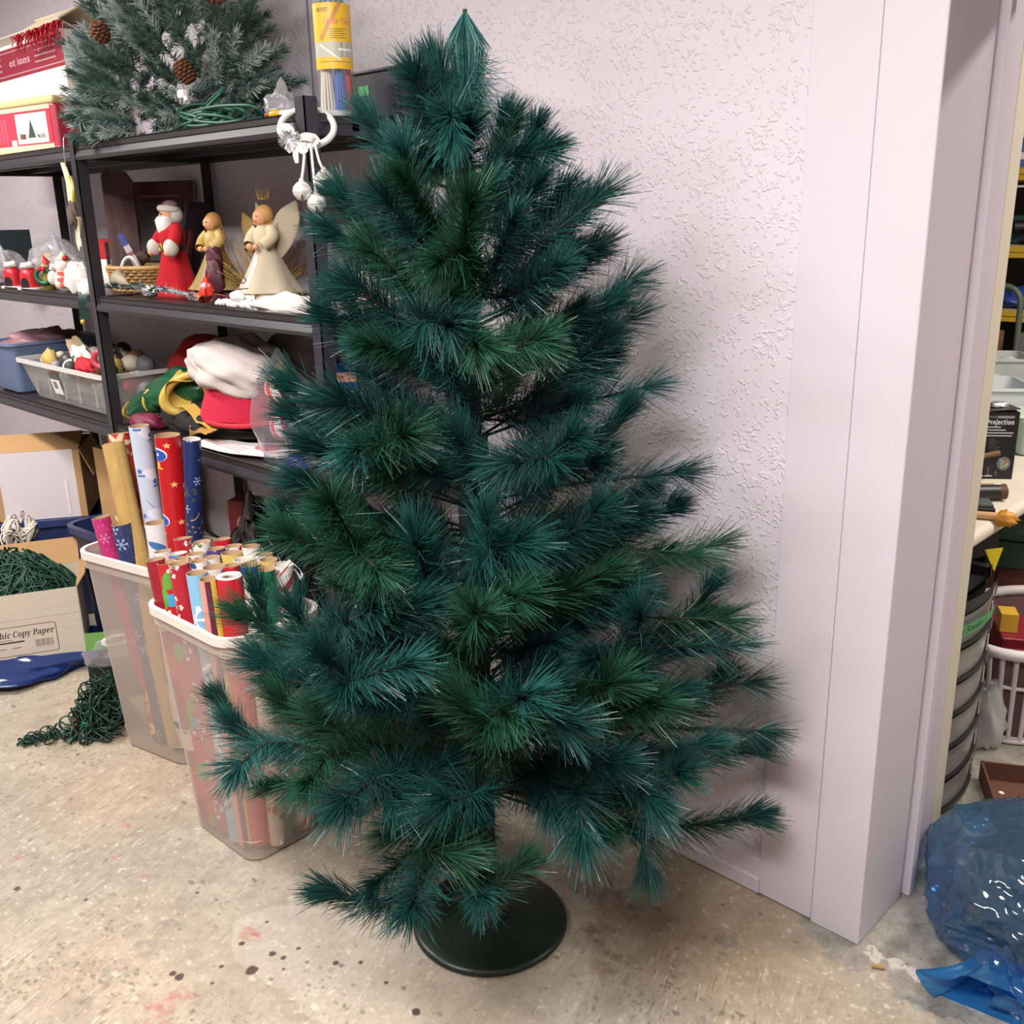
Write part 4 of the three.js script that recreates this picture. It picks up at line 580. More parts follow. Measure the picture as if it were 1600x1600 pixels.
// ---------------------------------------------------------------- third board
{ // clear tray of ornaments
  const t = thing('storage_tray', 'long clear plastic tray full of loose ornaments on the third board', 'bin', [-3.67, S3 - 0.003, -1.575]);
  const k = tub(0.66, 0.25, 0.76, 0.32, 0.155, 0.03, 0.003, 0.012, 0.014), cl = mat('#e6e4e0', 0.35, { transmission: 0.78, ior: 1.35 });
  mesh('body', k.body, cl, t); mesh('rim', k.rim, mat('#e6e4e0', 0.4, { transmission: 0.35 }), t);
  for (let i = -2; i <= 2; i++) mesh('rib', bx(0.006, 0.11, 0.006, i * 0.13, 0.085, 0.142 + 0.003 * Math.abs(i % 2)), cl, t);
  mesh('label', at(bx(0.075, 0.085, 0.0015), -0.06, 0.085, 0.15, 0.22, 0, 0), printMat(64, 80, (g, w, h) => { g.fillStyle = '#e4e0da'; g.fillRect(0, 0, w, h); g.fillStyle = '#4a5a52'; g.fillRect(0, 0, w, 26); g.fillStyle = '#a8324a'; g.fillRect(0, 0, 20, 10); g.fillStyle = '#777'; g.fillRect(14, 34, 28, 26); }), t);
  const cols = ['#b52a30', '#cfc3b0', '#7a5a3c', '#2c4a3a', '#c4a45c', '#8f8a96', '#3d3a3c', '#d7cfc8'];
  for (let i = 0; i < 64; i++) { const s = rr(0.018, 0.036), x = rr(-0.32, 0.33), z = rr(-0.11, 0.11), y = 0.035 + 0.14 * Math.sqrt(rnd()); solo('ornament', `small ${['red', 'cream', 'brown', 'dark green', 'gold', 'grey', 'black', 'white'][i % 8]} ${i % 4 ? 'bauble' : 'lumpy ornament'} in the jumble of the clear tray`, 'ornament', i % 4 ? ball(s, 0, 0, 0, [1, rr(0.8, 1.2), 1], 12) : lump(s, s * 1.2, s * 0.8, 0.4, 3, i, 10, false), mat(cols[i % 8], rr(0.25, 0.7)), [-3.67 + x, S3 + y, -1.575 + z], 0, 'loose baubles in the clear tray'); }
  const P = [-3.67, S3 + 0.14, -1.575];
  solo('paper_star', 'cream folded paper star sticking up from the clear tray', 'ornament', [at(lump(0.05, 0.055, 0.014, 0.35, 2.2, 8, 12, false), 0, 0, 0, 0.2, 0.4, 0.3)], mat('#c9b592', 0.7), [P[0] - 0.08, P[1] + 0.04, P[2] + 0.04]);
  solo('white_ornament', 'white cloth ornament draped over the tray rim', 'ornament', [at(lump(0.07, 0.04, 0.03, 0.4, 2.6, 3, 14, false), 0, 0, 0, 0, 0, -0.5)], mat('#dcd2c4', 0.8), [P[0] + 0.05, P[1] + 0.03, P[2] + 0.08]);
  solo('red_ornament', 'bright red felt ornament on the tray rim', 'ornament', [at(lump(0.05, 0.02, 0.03, 0.4, 2.2, 9, 12, false), 0, 0, 0, 0, 0, -0.3)], mat('#c41c2a', 0.8), [P[0] + 0.13, P[1] + 0.018, P[2] + 0.11]);
  solo('glass_globe', 'clear glass globe ornament beside the red satin hat', 'ornament', [ball(0.032, 0, 0, 0, 1, 20)], mat('#aab0b8', 0.08, { transmission: 0.6 }), [-3.36, S3 + 0.165, -1.6]);
  solo('candy_wreath', 'red and white striped ornament behind the rack post', 'ornament', [new THREE.TorusGeometry(0.026, 0.011, 8, 22)], mat('#b84450', 0.4), [-3.42, S3 + 0.19, -1.47], 0.6);
}
{ // blue bin at the left
  const t = thing('storage_bin', 'grey-blue plastic bin beside the clear tray on the third board', 'bin', [-4.23, S3 - 0.003, -1.6]);
  const k = tub(0.22, 0.34, 0.25, 0.38, 0.2, 0.03); mesh('body', k.body, mat('#5d6d8c', 0.5), t); mesh('rim', k.rim, mat('#66769a', 0.45), t); mesh('panel', bx(0.002, 0.12, 0.22, 0.122, 0.1, 0), mat('#55657f', 0.5), t);
  solo('tinsel_heap', 'heap of red and silver baubles in the grey-blue bin', 'ornament', [at(lump(0.1, 0.05, 0.15, 0.35, 4, 3, 18), 0, 0, 0)], mat('#8e6a6e', 0.4), [-4.23, S3 + 0.18, -1.6]);
}
// fabrics
const fold = (fn, nu, nv) => surf(fn, nu, nv);
{ // green and gold hat on its side
  const t = thing('elf_hat', 'dark green satin hat with gold lining and trim lying on black cloth', 'hat', [-2.93, S3, -1.545], 0.0);
  const gr = mat('#0b4a2c', 0.35, { sheen: 0.6, sheenColor: new THREE.Color('#3f9a6a') }), gd = mat('#c8a850', 0.45, { sheen: 0.4 });
  mesh('crown', [at(lump(0.2, 0.065, 0.075, 0.25, 2.2, 3, 22, false), -0.08, 0.115, 0.0, 0, 0, 0.18), at(lump(0.13, 0.04, 0.05, 0.25, 2.4, 6, 18, false), -0.26, 0.055, 0.03, 0, 0, 0.35)], gr, t);
  mesh('gold_lining', [at(surf((u, v) => { const a = u * 2 * PI, r = 1 - 0.45 * v; return [-0.06 * v * (1 + Math.cos(a)), Math.sin(a) * 0.055 * r + 0.012 * Math.sin(3 * a), Math.cos(a) * 0.075 * r]; }, 28, 6), 0.08, 0.13, 0.055, 0, -0.6, -0.35)], gd, t);
  mesh('gold_brim', [at(new THREE.TorusGeometry(0.068, 0.014, 8, 30), 0.07, 0.13, 0.05, 0, 0.9, 0.4, [1.25, 0.8, 1])], gd, t);
  mesh('gold_tail', [surf((u, v) => [0.08 + u * 0.2, 0.1 - u * 0.05 + 0.01 * Math.sin(u * 9), 0.08 + (v - 0.5) * 0.06 + 0.01 * Math.sin(u * 7 + v * 2)], 18, 4)], gd, t);
  mesh('trim_band', [at(new THREE.TorusGeometry(0.05, 0.006, 6, 24), -0.2, 0.075, 0.025, 0, 1.45, 0.2, [1, 0.9, 1]), at(new THREE.TorusGeometry(0.036, 0.007, 6, 24), -0.37, 0.022, 0.035, 0, 1.45, 0.3, [1, 0.8, 1])], gd, t);
}
solo('black_cloth', 'heap of folded black velvet under the green satin hat', 'cloth', [at(lump(0.3, 0.07, 0.11, 0.2, 2.6, 11, 28), -0.04, 0.038, 0)], mat('#0c0c10', 0.85, { sheen: 0.05 }), [-2.78, S3 - 0.003, -1.56]);
solo('magenta_cloth', 'scrap of dark magenta cloth next to the black velvet', 'cloth', [lump(0.08, 0.03, 0.05, 0.3, 2.6, 2, 14)], mat('#6e1238', 0.6), [-3.1, S3 + 0.012, -1.46]);
{ const g = []; for (let i = 0; i < 11; i++) g.push(at(surf((u, v) => [u * 0.17, 0.004 * Math.sin(v * PI) + 0.022 * Math.sin(u * 2.2), (v - 0.5) * 0.02 * (0.5 + u)], 10, 3), 0, 0.012 + i * 0.0035, 0, 0, -0.5 + i * 0.09, 0.12)); solo('gold_fan', 'pleated gold fabric fan under the black velvet', 'cloth', g, mat('#b58a4a', 0.4, { sheen: 0.4 }), [-2.78, S3 - 0.003, -1.44], 0.35); }
{ // red hats with white fur
  const t = thing('fur_hat', 'pink-red felt hat with a wide white fur brim on the third board', 'hat', [-2.62, S3 + 0.012, -1.535], 0);
  mesh('crown', [at(surf((u, v) => { const a = u * 2 * PI, r = 1 - 0.12 * v; return [Math.cos(a) * 0.16 * r + 0.02 * v, 0.03 + 0.13 * v + 0.012 * Math.sin(2 * a), Math.sin(a) * 0.1 * r]; }, 36, 6), 0, 0.04, 0, 0, 0.2, -0.12)], mat('#b81436', 0.85, { sheen: 0.5, sheenColor: new THREE.Color('#ff5070') }), t);
  mesh('fur_brim', [at(lump(0.185, 0.085, 0.125, 0.18, 3.4, 4, 28, false), 0.0, 0.215, -0.01, 0, 0.2, -0.1)], mat('#c6bab6', 1, { sheen: 0.3 }), t);
  mesh('cuff_edge', [at(new THREE.TorusGeometry(0.15, 0.008, 6, 40), 0.0, 0.072, 0, PI / 2 + 0.1, 0, 0, [1.06, 0.68, 1])], mat('#c41d30', 0.7), t);
}
solo('red_hat', 'round red felt hat at the back of the third board beside the fur hat', 'hat', [at(lump(0.15, 0.115, 0.1, 0.14, 1.8, 2, 24), 0, 0.065, 0)], mat('#a4161f', 0.9, { sheen: 0.5, sheenColor: new THREE.Color('#ff5050') }), [-3.16, S3 + 0.09, -1.72]);
solo('grey_fur', 'grey fur bundle under the middle board behind the fur hat', 'fur', [at(lump(0.2, 0.09, 0.08, 0.25, 3, 14, 24, false), 0, 0, 0)], mat('#6b6264', 1), [-2.5, S3 + 0.25, -1.7]);
{ // candy ornaments in film
  const stripes = printMat(256, 128, (g, w, h) => { g.fillStyle = '#e2d8d4'; g.fillRect(0, 0, w, h); for (let i = -3; i < 9; i++) { g.fillStyle = i % 2 ? '#b3202e' : '#c8505a'; g.beginPath(); g.moveTo(i * 42, 0); g.lineTo(i * 42 + 18, 0); g.lineTo(i * 42 + 58, h); g.lineTo(i * 42 + 40, h); g.fill(); } }, 0.2);
  [[-2.3, 0.208, 0.046, 'upper red and white swirl candy ornament in a clear bag'], [-2.3, 0.105, 0.042, 'lower red and white swirl candy ornament in a clear bag']].forEach(([x, y, r, l]) => { const t = thing('candy_ornament', l, 'ornament', [x, S3 + y, -1.47], 0.9, 'striped candy ornaments'); mesh('swirl', [ball(r, 0, 0, 0, [1, 1.05, 1], 24)], stripes, t); mesh('cap', [cyl(0.012, 0.01, 0.014, 0, r + 0.006, 0, 12), at(new THREE.TorusGeometry(0.006, 0.0015, 5, 14), 0, r + 0.018, 0)], M.gold, t); });
  solo('candy_cone', 'small red and white cone ornament at the bottom of the clear bag', 'ornament', [at(new THREE.ConeGeometry(0.03, 0.07, 18), 0, 0.035, 0, PI, 0, 0)].map((g) => g.translate(0, 0.0, 0)), stripes, [-2.29, S3 + 0.03, -1.47], 0.4);
  solo('film_bag', 'clear crackly bag round the striped candy ornaments', 'bag', [at(lump(0.12, 0.18, 0.06, 0.16, 3, 5, 22), 0, 0.1, 0)], mat('#e8e4ea', 0.3, { transmission: 0.93, ior: 1.3 }), [-2.33, S3 - 0.003, -1.49]);
}
{ const t = thing('blue_carton', 'blue retail carton with a white printed name by the rack post', 'box', [-2.17, S3 + 0.13, -1.56], 0.95); mesh('body', bx(0.1, 0.16, 0.06, 0, 0.07, 0), mat('#1e4a8c', 0.45), t); mesh('front_print', at(new THREE.PlaneGeometry(0.1, 0.16), 0, 0.07, 0.031), printMat(256, 384, (g, w, h) => { g.fillStyle = '#1e4a8c'; g.fillRect(0, 0, w, h); g.fillStyle = '#e0a890'; g.fillRect(0, 60, w, 60); g.fillStyle = '#c06a50'; g.fillRect(30, 80, 150, 14); g.fillStyle = '#f0f0f0'; g.font = 'bold 74px sans-serif'; g.fillText('stow fl', 20, 230); }, 0.4), t);
  solo('grey_tub', 'low grey tub holding up the blue retail carton', 'box', bx(0.16, 0.13, 0.14, 0, 0.065, 0, 0.01), M.greyPlastic, [-2.17, S3 - 0.003, -1.58], 0.3); }
solo('blue_baubles', 'dark blue glittery bauble in front of the grey tub', 'ornament', [ball(0.028, 0, 0.028, 0), ball(0.02, 0.04, 0.02, 0.01)], mat('#2a2f6a', 0.25), [-2.2, S3 - 0.003, -1.43]);
{ // flat stocking
  const t = thing('stocking', 'flat white knitted stocking with a red emblem lying on the third board', 'stocking', [-2.5, S3 - 0.002, -1.44], 0.05);
  const sh = [[-0.2, 0.01], [-0.19, -0.02], [-0.16, -0.03], [-0.06, -0.035], [0.0, -0.03], [0.16, 0.02], [0.19, 0.08], [0.17, 0.15], [0.03, 0.11], [-0.05, 0.06], [-0.17, 0.045]];
  mesh('knit', [at(extrude(sh.map(([x, z]) => [x, z]), 0.006, 0.002), 0, 0.01, 0.0, -PI / 2, 0, 0)], mat('#e0dad6', 0.9), t);
  mesh('emblem', [at(cyl(0.045, 0.045, 0.002, 0, 0, 0, 24), 0.06, 0.0185, -0.055, 0, 0, 0, [1, 1, 0.75])], printMat(128, 128, (g, w, h) => { g.fillStyle = '#c08088'; g.fillRect(0, 0, w, h); g.strokeStyle = '#a03444'; g.lineWidth = 5; for (let i = 0; i < 8; i++) { g.beginPath(); g.arc(20 + (i % 4) * 30, 40 + Math.floor(i / 4) * 44, 13, 0, 7); g.stroke(); } }, 0.8), t);
  for (let i = 0; i < 3; i++) mesh('stripe', at(bx(0.2, 0.0015, 0.005), -0.07, 0.0185, -0.02 + i * 0.016, 0, -0.1, 0), mat('#c9a8a4', 0.9), t);
}
solo('red_beads', 'short string of small red beads on the third board by the tree', 'beads', Array.from({ length: 12 }, (_, i) => ball(0.007, Math.cos(i * 0.6) * 0.02 + i * 0.002, 0.007, Math.sin(i * 0.6) * 0.02, 1, 8)), M.red, [-2.21, S3 - 0.004, -1.415]);
// ---------------------------------------------------------------- under the third board
{ // totes
  const tote = (label, x, z, ry, w, d, h, col) => { const t = thing('tote', label, 'tote', [x, 0, z], ry), k = tub(w * 0.86, d * 0.86, w, d, h, 0.05, 0.004, 0.022, 0.028), m = mat(col, 0.42); mesh('body', k.body, m, t); mesh('rim', k.rim, mat(col, 0.36), t); for (const s of [-1, 1]) mesh('handle', bx(0.02, 0.03, d * 0.36, s * (w / 2 + 0.018), h - 0.04, 0, 0.008), m, t); return t; };
  tote('deep blue plastic tote under the white carton', -4.2, -1.5, 1.05, 0.48, 0.36, 0.44, '#2b3a66');
  tote('deep blue plastic tote between the carton and the wrapping bins', -3.66, -1.62, 0.1, 0.4, 0.34, 0.46, '#27345c');
  const t = thing('open_carton', 'white-fronted cardboard carton with open flaps standing on a blue tote', 'box', [-4.17, 0.442, -1.5], 1.0);
  const w = 0.33, h = 0.28, d = 0.3; mesh('front_panel', bx(w, h, 0.004, 0, h / 2, d / 2), mat('#d2c9cc', 0.7), t); mesh('side_panel', bx(0.004, h, d, w / 2, h / 2, 0), M.kraft, t); mesh('side_panel', bx(0.004, h, d, -w / 2, h / 2, 0), M.kraft, t); mesh('back_panel', bx(w, h, 0.004, 0, h / 2, -d / 2), M.kraft, t); mesh('bottom_panel', bx(w, 0.004, d, 0, 0.002, 0), M.kraft, t);
  mesh('edge_strip', bx(0.026, h, 0.005, w / 2 - 0.012, h / 2, d / 2 + 0.001), M.kraft, t); mesh('edge_strip', bx(0.02, h, 0.005, -w / 2 + 0.01, h / 2, d / 2 + 0.001), M.kraft, t);
  mesh('flap', at(bx(w, 0.004, 0.15, 0, 0, -0.075), 0, h, d / 2, 0.3, 0, 0), M.kraft, t); mesh('flap', at(bx(w, 0.004, 0.15, 0, 0, 0.075), 0, h + 0.006, -d / 2, -0.22, 0, 0), M.kraft, t); mesh('flap', at(bx(0.12, 0.004, d, 0.06, 0, 0), w / 2, h, 0, 0, 0, -1.2), M.kraft, t); mesh('tape_strip', bx(0.008, h * 0.5, 0.001, 0.1, h * 0.3, d / 2 + 0.003), mat('#e6e0e2', 0.3), t);
  solo('brown_carton', 'plain brown cardboard carton on the blue tote behind the long wrapping rolls', 'box', bx(0.3, 0.3, 0.24, 0, 0.15, 0), M.kraft, [-3.62, 0.462, -1.67], 0.1);
}
function tangle(r, n, ext, len = 7) { const g = []; for (let k = 0; k < n; k++) { const pts = []; let a = rnd() * 6.28; for (let i = 0; i < len; i++) { a += rr(-0.9, 0.9); const q = Math.sqrt(rnd()); pts.push(ext(a, q, i / len)); } g.push(tube(pts, r, len * 4, 4)); } return g; }
{ // copy paper box with light strings
  const txt = printMat(1024, 640, (g, w, h) => {
    g.fillStyle = '#cbbfae'; g.fillRect(0, 0, w, h); for (let i = 0; i < 500; i++) { g.fillStyle = `rgba(${rnd() < 0.5 ? '170,156,140' : '222,212,198'},0.12)`; g.fillRect(rnd() * w, rnd() * h, rr(20, 160), rr(2, 10)); }
    g.strokeStyle = '#8f8272'; g.lineWidth = 4; g.beginPath(); g.moveTo(0, 240); g.lineTo(w, 240); g.stroke();
    g.strokeStyle = '#3a342e'; g.lineWidth = 6; g.beginPath(); g.roundRect(60, 300, 760, 280, 24); g.stroke(); g.fillStyle = '#2a2622'; g.font = 'bold italic 78px serif'; g.textAlign = 'right'; g.fillText('Xerographic Copy Paper', 800, 400, 700); g.textAlign = 'left'; g.fillRect(90, 440, 470, 14); g.fillStyle = '#6a6058'; g.fillRect(90, 420, 380, 6); for (let i = 0; i < 4; i++) g.fillRect(100 + i * 120, 500, 70, 8); for (let i = 0; i < 18; i++) g.fillRect(640 + i * 8, 450, 2 + (i * 7) % 5, 70);
  }, 0.8);
  const t = thing('paper_box', 'cardboard copy paper box on the floor holding green light strings', 'box', [-3.75, 0.055, -1.17], 1.13), w = 0.44, h = 0.26, d = 0.3, m = mat('#c9bda9', 0.85);
  mesh('front_panel', bx(w, h, 0.004, 0, h / 2, d / 2), m, t); mesh('front_print', at(new THREE.PlaneGeometry(w - 0.004, h - 0.004), 0, h / 2, d / 2 + 0.0026), txt, t); mesh('back_panel', bx(w, h, 0.004, 0, h / 2, -d / 2), m, t); mesh('side_panel', bx(0.004, h, d, w / 2, h / 2, 0), m, t); mesh('side_panel', bx(0.004, h, d, -w / 2, h / 2, 0), m, t); mesh('bottom_panel', bx(w, 0.004, d, 0, 0.002, 0), m, t);
  mesh('flap', at(bx(w, 0.003, 0.1, 0, 0, -0.05), 0, h, -d / 2, 1.1, 0, 0), M.kraft, t); mesh('flap', at(bx(0.06, 0.003, d, 0.03, 0, 0), w / 2, h, 0, 0, 0, 0.95), M.kraft, t);
  const s = thing('light_string', 'heap of green light strings with tiny clear bulbs filling the copy paper box', 'light string', [-3.75, 0.19, -1.17], 1.13);
  mesh('wires', tangle(0.0042, 120, (a, q, u) => [Math.cos(a) * q * 0.225, 0.04 + (1 - q * q) * 0.17 + rr(0, 0.05), Math.sin(a) * q * 0.155]), M.wire, s); for (let i = 0; i < 26; i++) { const a = rnd() * 6.28, q = Math.sqrt(rnd()) * 0.9; mesh('bulb', at(cyl(0.0045, 0.002, 0.022, 0, 0, 0, 6), Math.cos(a) * q * 0.2, 0.07 + (1 - q * q) * 0.16, Math.sin(a) * q * 0.14, rr(-1, 1), 0, rr(-1, 1)), M.clear, s); }
}
solo('blue_bag', 'flattened translucent blue plastic bag under the copy paper box', 'bag', [at(lump(0.3, 0.05, 0.25, 0.22, 3.2, 8, 30), 0, 0.027, 0)], mat('#1a3470', 0.2, { transmission: 0.3 }), [-3.74, 0.0, -1.17], 1.1);
{ const g = tangle(0.004, 26, (a, q, u) => [Math.cos(a) * q * 0.05, 0.01 + Math.abs(Math.sin(a * 2)) * 0.16 * (1 - q * 0.5), Math.sin(a) * q * 0.08]); solo('white_light_string', 'loops of white light string hanging by the blue tote rim', 'light string', g, mat('#d8cfc4', 0.6), [-4.07, 0.34, -1.33]); }
{ // green light string pile with its pack
  const t = thing('light_string', 'tangled pile of green mini light strings on the floor beside the wrapping bin', 'light string', [-3.03, 0, -1.1]);
  const g = [], loop = (cx, cy, cz, R) => { const n = V(rr(-1, 1), rr(-1, 1), rr(-1, 1)).normalize(), u = V(0.3, 1, 0.2).cross(n).normalize(), w = n.clone().cross(u), pts = []; for (let i = 0; i < 7; i++) { const a = i / 7 * 2 * PI, q = R * rr(0.6, 1.25), p = V(cx, cy, cz).addScaledVector(u, Math.cos(a) * q).addScaledVector(w, Math.sin(a) * q); p.y = Math.max(0.005, p.y); pts.push(p); } g.push(tube(pts, 0.0028, 22, 4, true)); };
  for (let i = 0; i < 170; i++) { const a = rnd() * 6.28, q = Math.pow(rnd(), 0.7), hh = 0.24 * Math.pow(1 - q, 0.8); loop(0.04 + Math.cos(a) * q * 0.09, 0.02 + rnd() * hh, -0.03 + Math.sin(a) * q * 0.08, rr(0.018, 0.042)); }
  for (let i = 0; i < 46; i++) { const u = Math.pow(rnd(), 0.7); loop(0.03 - u * 0.1 + rr(-0.07, 0.07) * (1 - u), 0.008 + rnd() * 0.06 * (1 - u), 0.02 + u * 0.17 + rr(-0.03, 0.03), rr(0.012, 0.035) * (1 - 0.4 * u)); }
  mesh('wires', g, mat('#0f3328', 0.42), t); for (let i = 0; i < 40; i++) { const a = rnd() * 6.28, q = Math.sqrt(rnd()); mesh('socket', at(cyl(0.0045, 0.0035, 0.022, 0, 0, 0, 6), Math.cos(a) * q * 0.09 + 0.02, 0.008 + (1 - q) * 0.13, Math.sin(a) * q * 0.1, rr(-1.4, 1.4), 0, rr(-1.4, 1.4)), i % 6 ? M.green : mat('#6d2a24', 0.4), t); }
  const c = thing('light_pack', 'clear light string pack with a green and white card behind the tangled pile', 'pack', [-3.2, 0, -1.28], 0.95);
  mesh('film', at(lump(0.1, 0.07, 0.04, 0.2, 3, 3, 18), 0, 0.16, 0), M.film, c); mesh('inner_tray', bx(0.18, 0.13, 0.06, 0, 0.066, 0, 0.01), M.black, c); mesh('card', at(bx(0.17, 0.06, 0.002), 0, 0.215, 0.02, -0.25, 0, 0), printMat(256, 96, (g2, w, h) => { g2.fillStyle = '#5c8a3c'; g2.fillRect(0, 0, w, h); g2.strokeStyle = '#e4e2d4'; g2.lineWidth = 18; g2.beginPath(); g2.ellipse(150, 50, 66, 24, -0.15, 0, 7); g2.stroke(); }), c);
}
{ // black bags behind the bins
  solo('trash_bag', 'shiny black plastic bag stuffed under the third board behind the wrapping rolls', 'bag', [at(lump(0.24, 0.42, 0.12, 0.2, 3, 12, 34), 0, 0.235, 0)], mat('#0b0b0d', 0.18), [-2.84, 0, -1.7]);
  solo('trash_bag', 'shiny black plastic bag stuffed under the third board behind the tree', 'bag', [at(lump(0.2, 0.34, 0.12, 0.2, 3, 22, 30), 0, 0.19, 0)], mat('#0c0c0e', 0.2), [-2.22, 0, -1.68]);
  const t = thing('red_box', 'small red printed box perched on the shiny black bag', 'box', [-2.98, 0.5, -1.72], 0.5); mesh('body', bx(0.1, 0.16, 0.08, 0, 0.08, 0), mat('#8e2430', 0.5), t); mesh('badge', at(cyl(0.03, 0.03, 0.002, 0, 0, 0, 20), 0.01, 0.08, 0.0415, PI / 2, 0, 0), mat('#c9a8a0', 0.6), t);
  const u = thing('umbrella', 'folded black umbrella leaning across the black bag', 'umbrella', [-2.72, 0.62, -1.46], 0.2); mesh('canopy', rod([-0.14, 0.05, 0], [0.06, -0.02, 0.0], 0.012, 0.02, 10), M.black, u); mesh('clip', bx(0.024, 0.05, 0.01, 0.1, -0.01, 0.01, 0.004), M.silver, u);
}
// ---------------------------------------------------------------- frosted bins and wrapping paper
function bin(label, x, z, ry) { const t = thing('frosted_bin', label, 'bin', [x, 0, z], ry), k = tub(0.295, 0.215, 0.385, 0.27, 0.655, 0.055, 0.003, 0.013, 0.022); mesh('body', k.body, M.frosted, t); mesh('rim', k.rim, mat('#e6e0d8', 0.5, { transmission: 0.25 }), t);
  const hd = tub(0.384, 0.27, 0.388, 0.273, 0.05, 0.055, 0.003, 0, 0.0); mesh('handle_skirt', hd.body.slice(0, 1).map((g) => g.translate(0, 0.592, 0)), mat('#e4ddd4', 0.7, { transmission: 0.7 }), t); const low = tub(0.304, 0.222, 0.306, 0.224, 0.01, 0.05, 0.003, 0, 0); mesh('base_line', low.body.slice(0, 1).map((g) => g.translate(0, 0.055, 0)), M.frosted, t); return t; }
bin('tall frosted plastic bin crammed with short wrapping paper rolls', -2.155, -1.175, 0.02);
bin('tall frosted plastic bin holding long wrapping paper rolls', -2.74, -1.265, 0.2);
const star = (g, x, y, r, n = 5, k = 0.45) => { g.beginPath(); for (let i = 0; i < n * 2; i++) { const a = i * PI / n - PI / 2, q = i % 2 ? r * k : r; g.lineTo(x + Math.cos(a) * q, y + Math.sin(a) * q); } g.fill(); };
const flake = (g, x, y, r, lw) => { g.lineWidth = lw; g.lineCap = 'round'; for (let i = 0; i < 6; i++) { const a = i * PI / 3; g.beginPath(); g.moveTo(x, y); g.lineTo(x + Math.cos(a) * r, y + Math.sin(a) * r); g.stroke(); for (const s of [-0.5, 0.5]) { g.beginPath(); g.moveTo(x + Math.cos(a) * r * 0.6, y + Math.sin(a) * r * 0.6); g.lineTo(x + Math.cos(a) * r * 0.6 + Math.cos(a + s) * r * 0.32, y + Math.sin(a) * r * 0.6 + Math.sin(a + s) * r * 0.32); g.stroke(); } } };
const paper = (draw, rough = 0.32) => { const m = printMat(256, 512, draw, rough); return m; };
const fillBg = (g, w, h, c) => { g.fillStyle = c; g.fillRect(0, 0, w, h); };
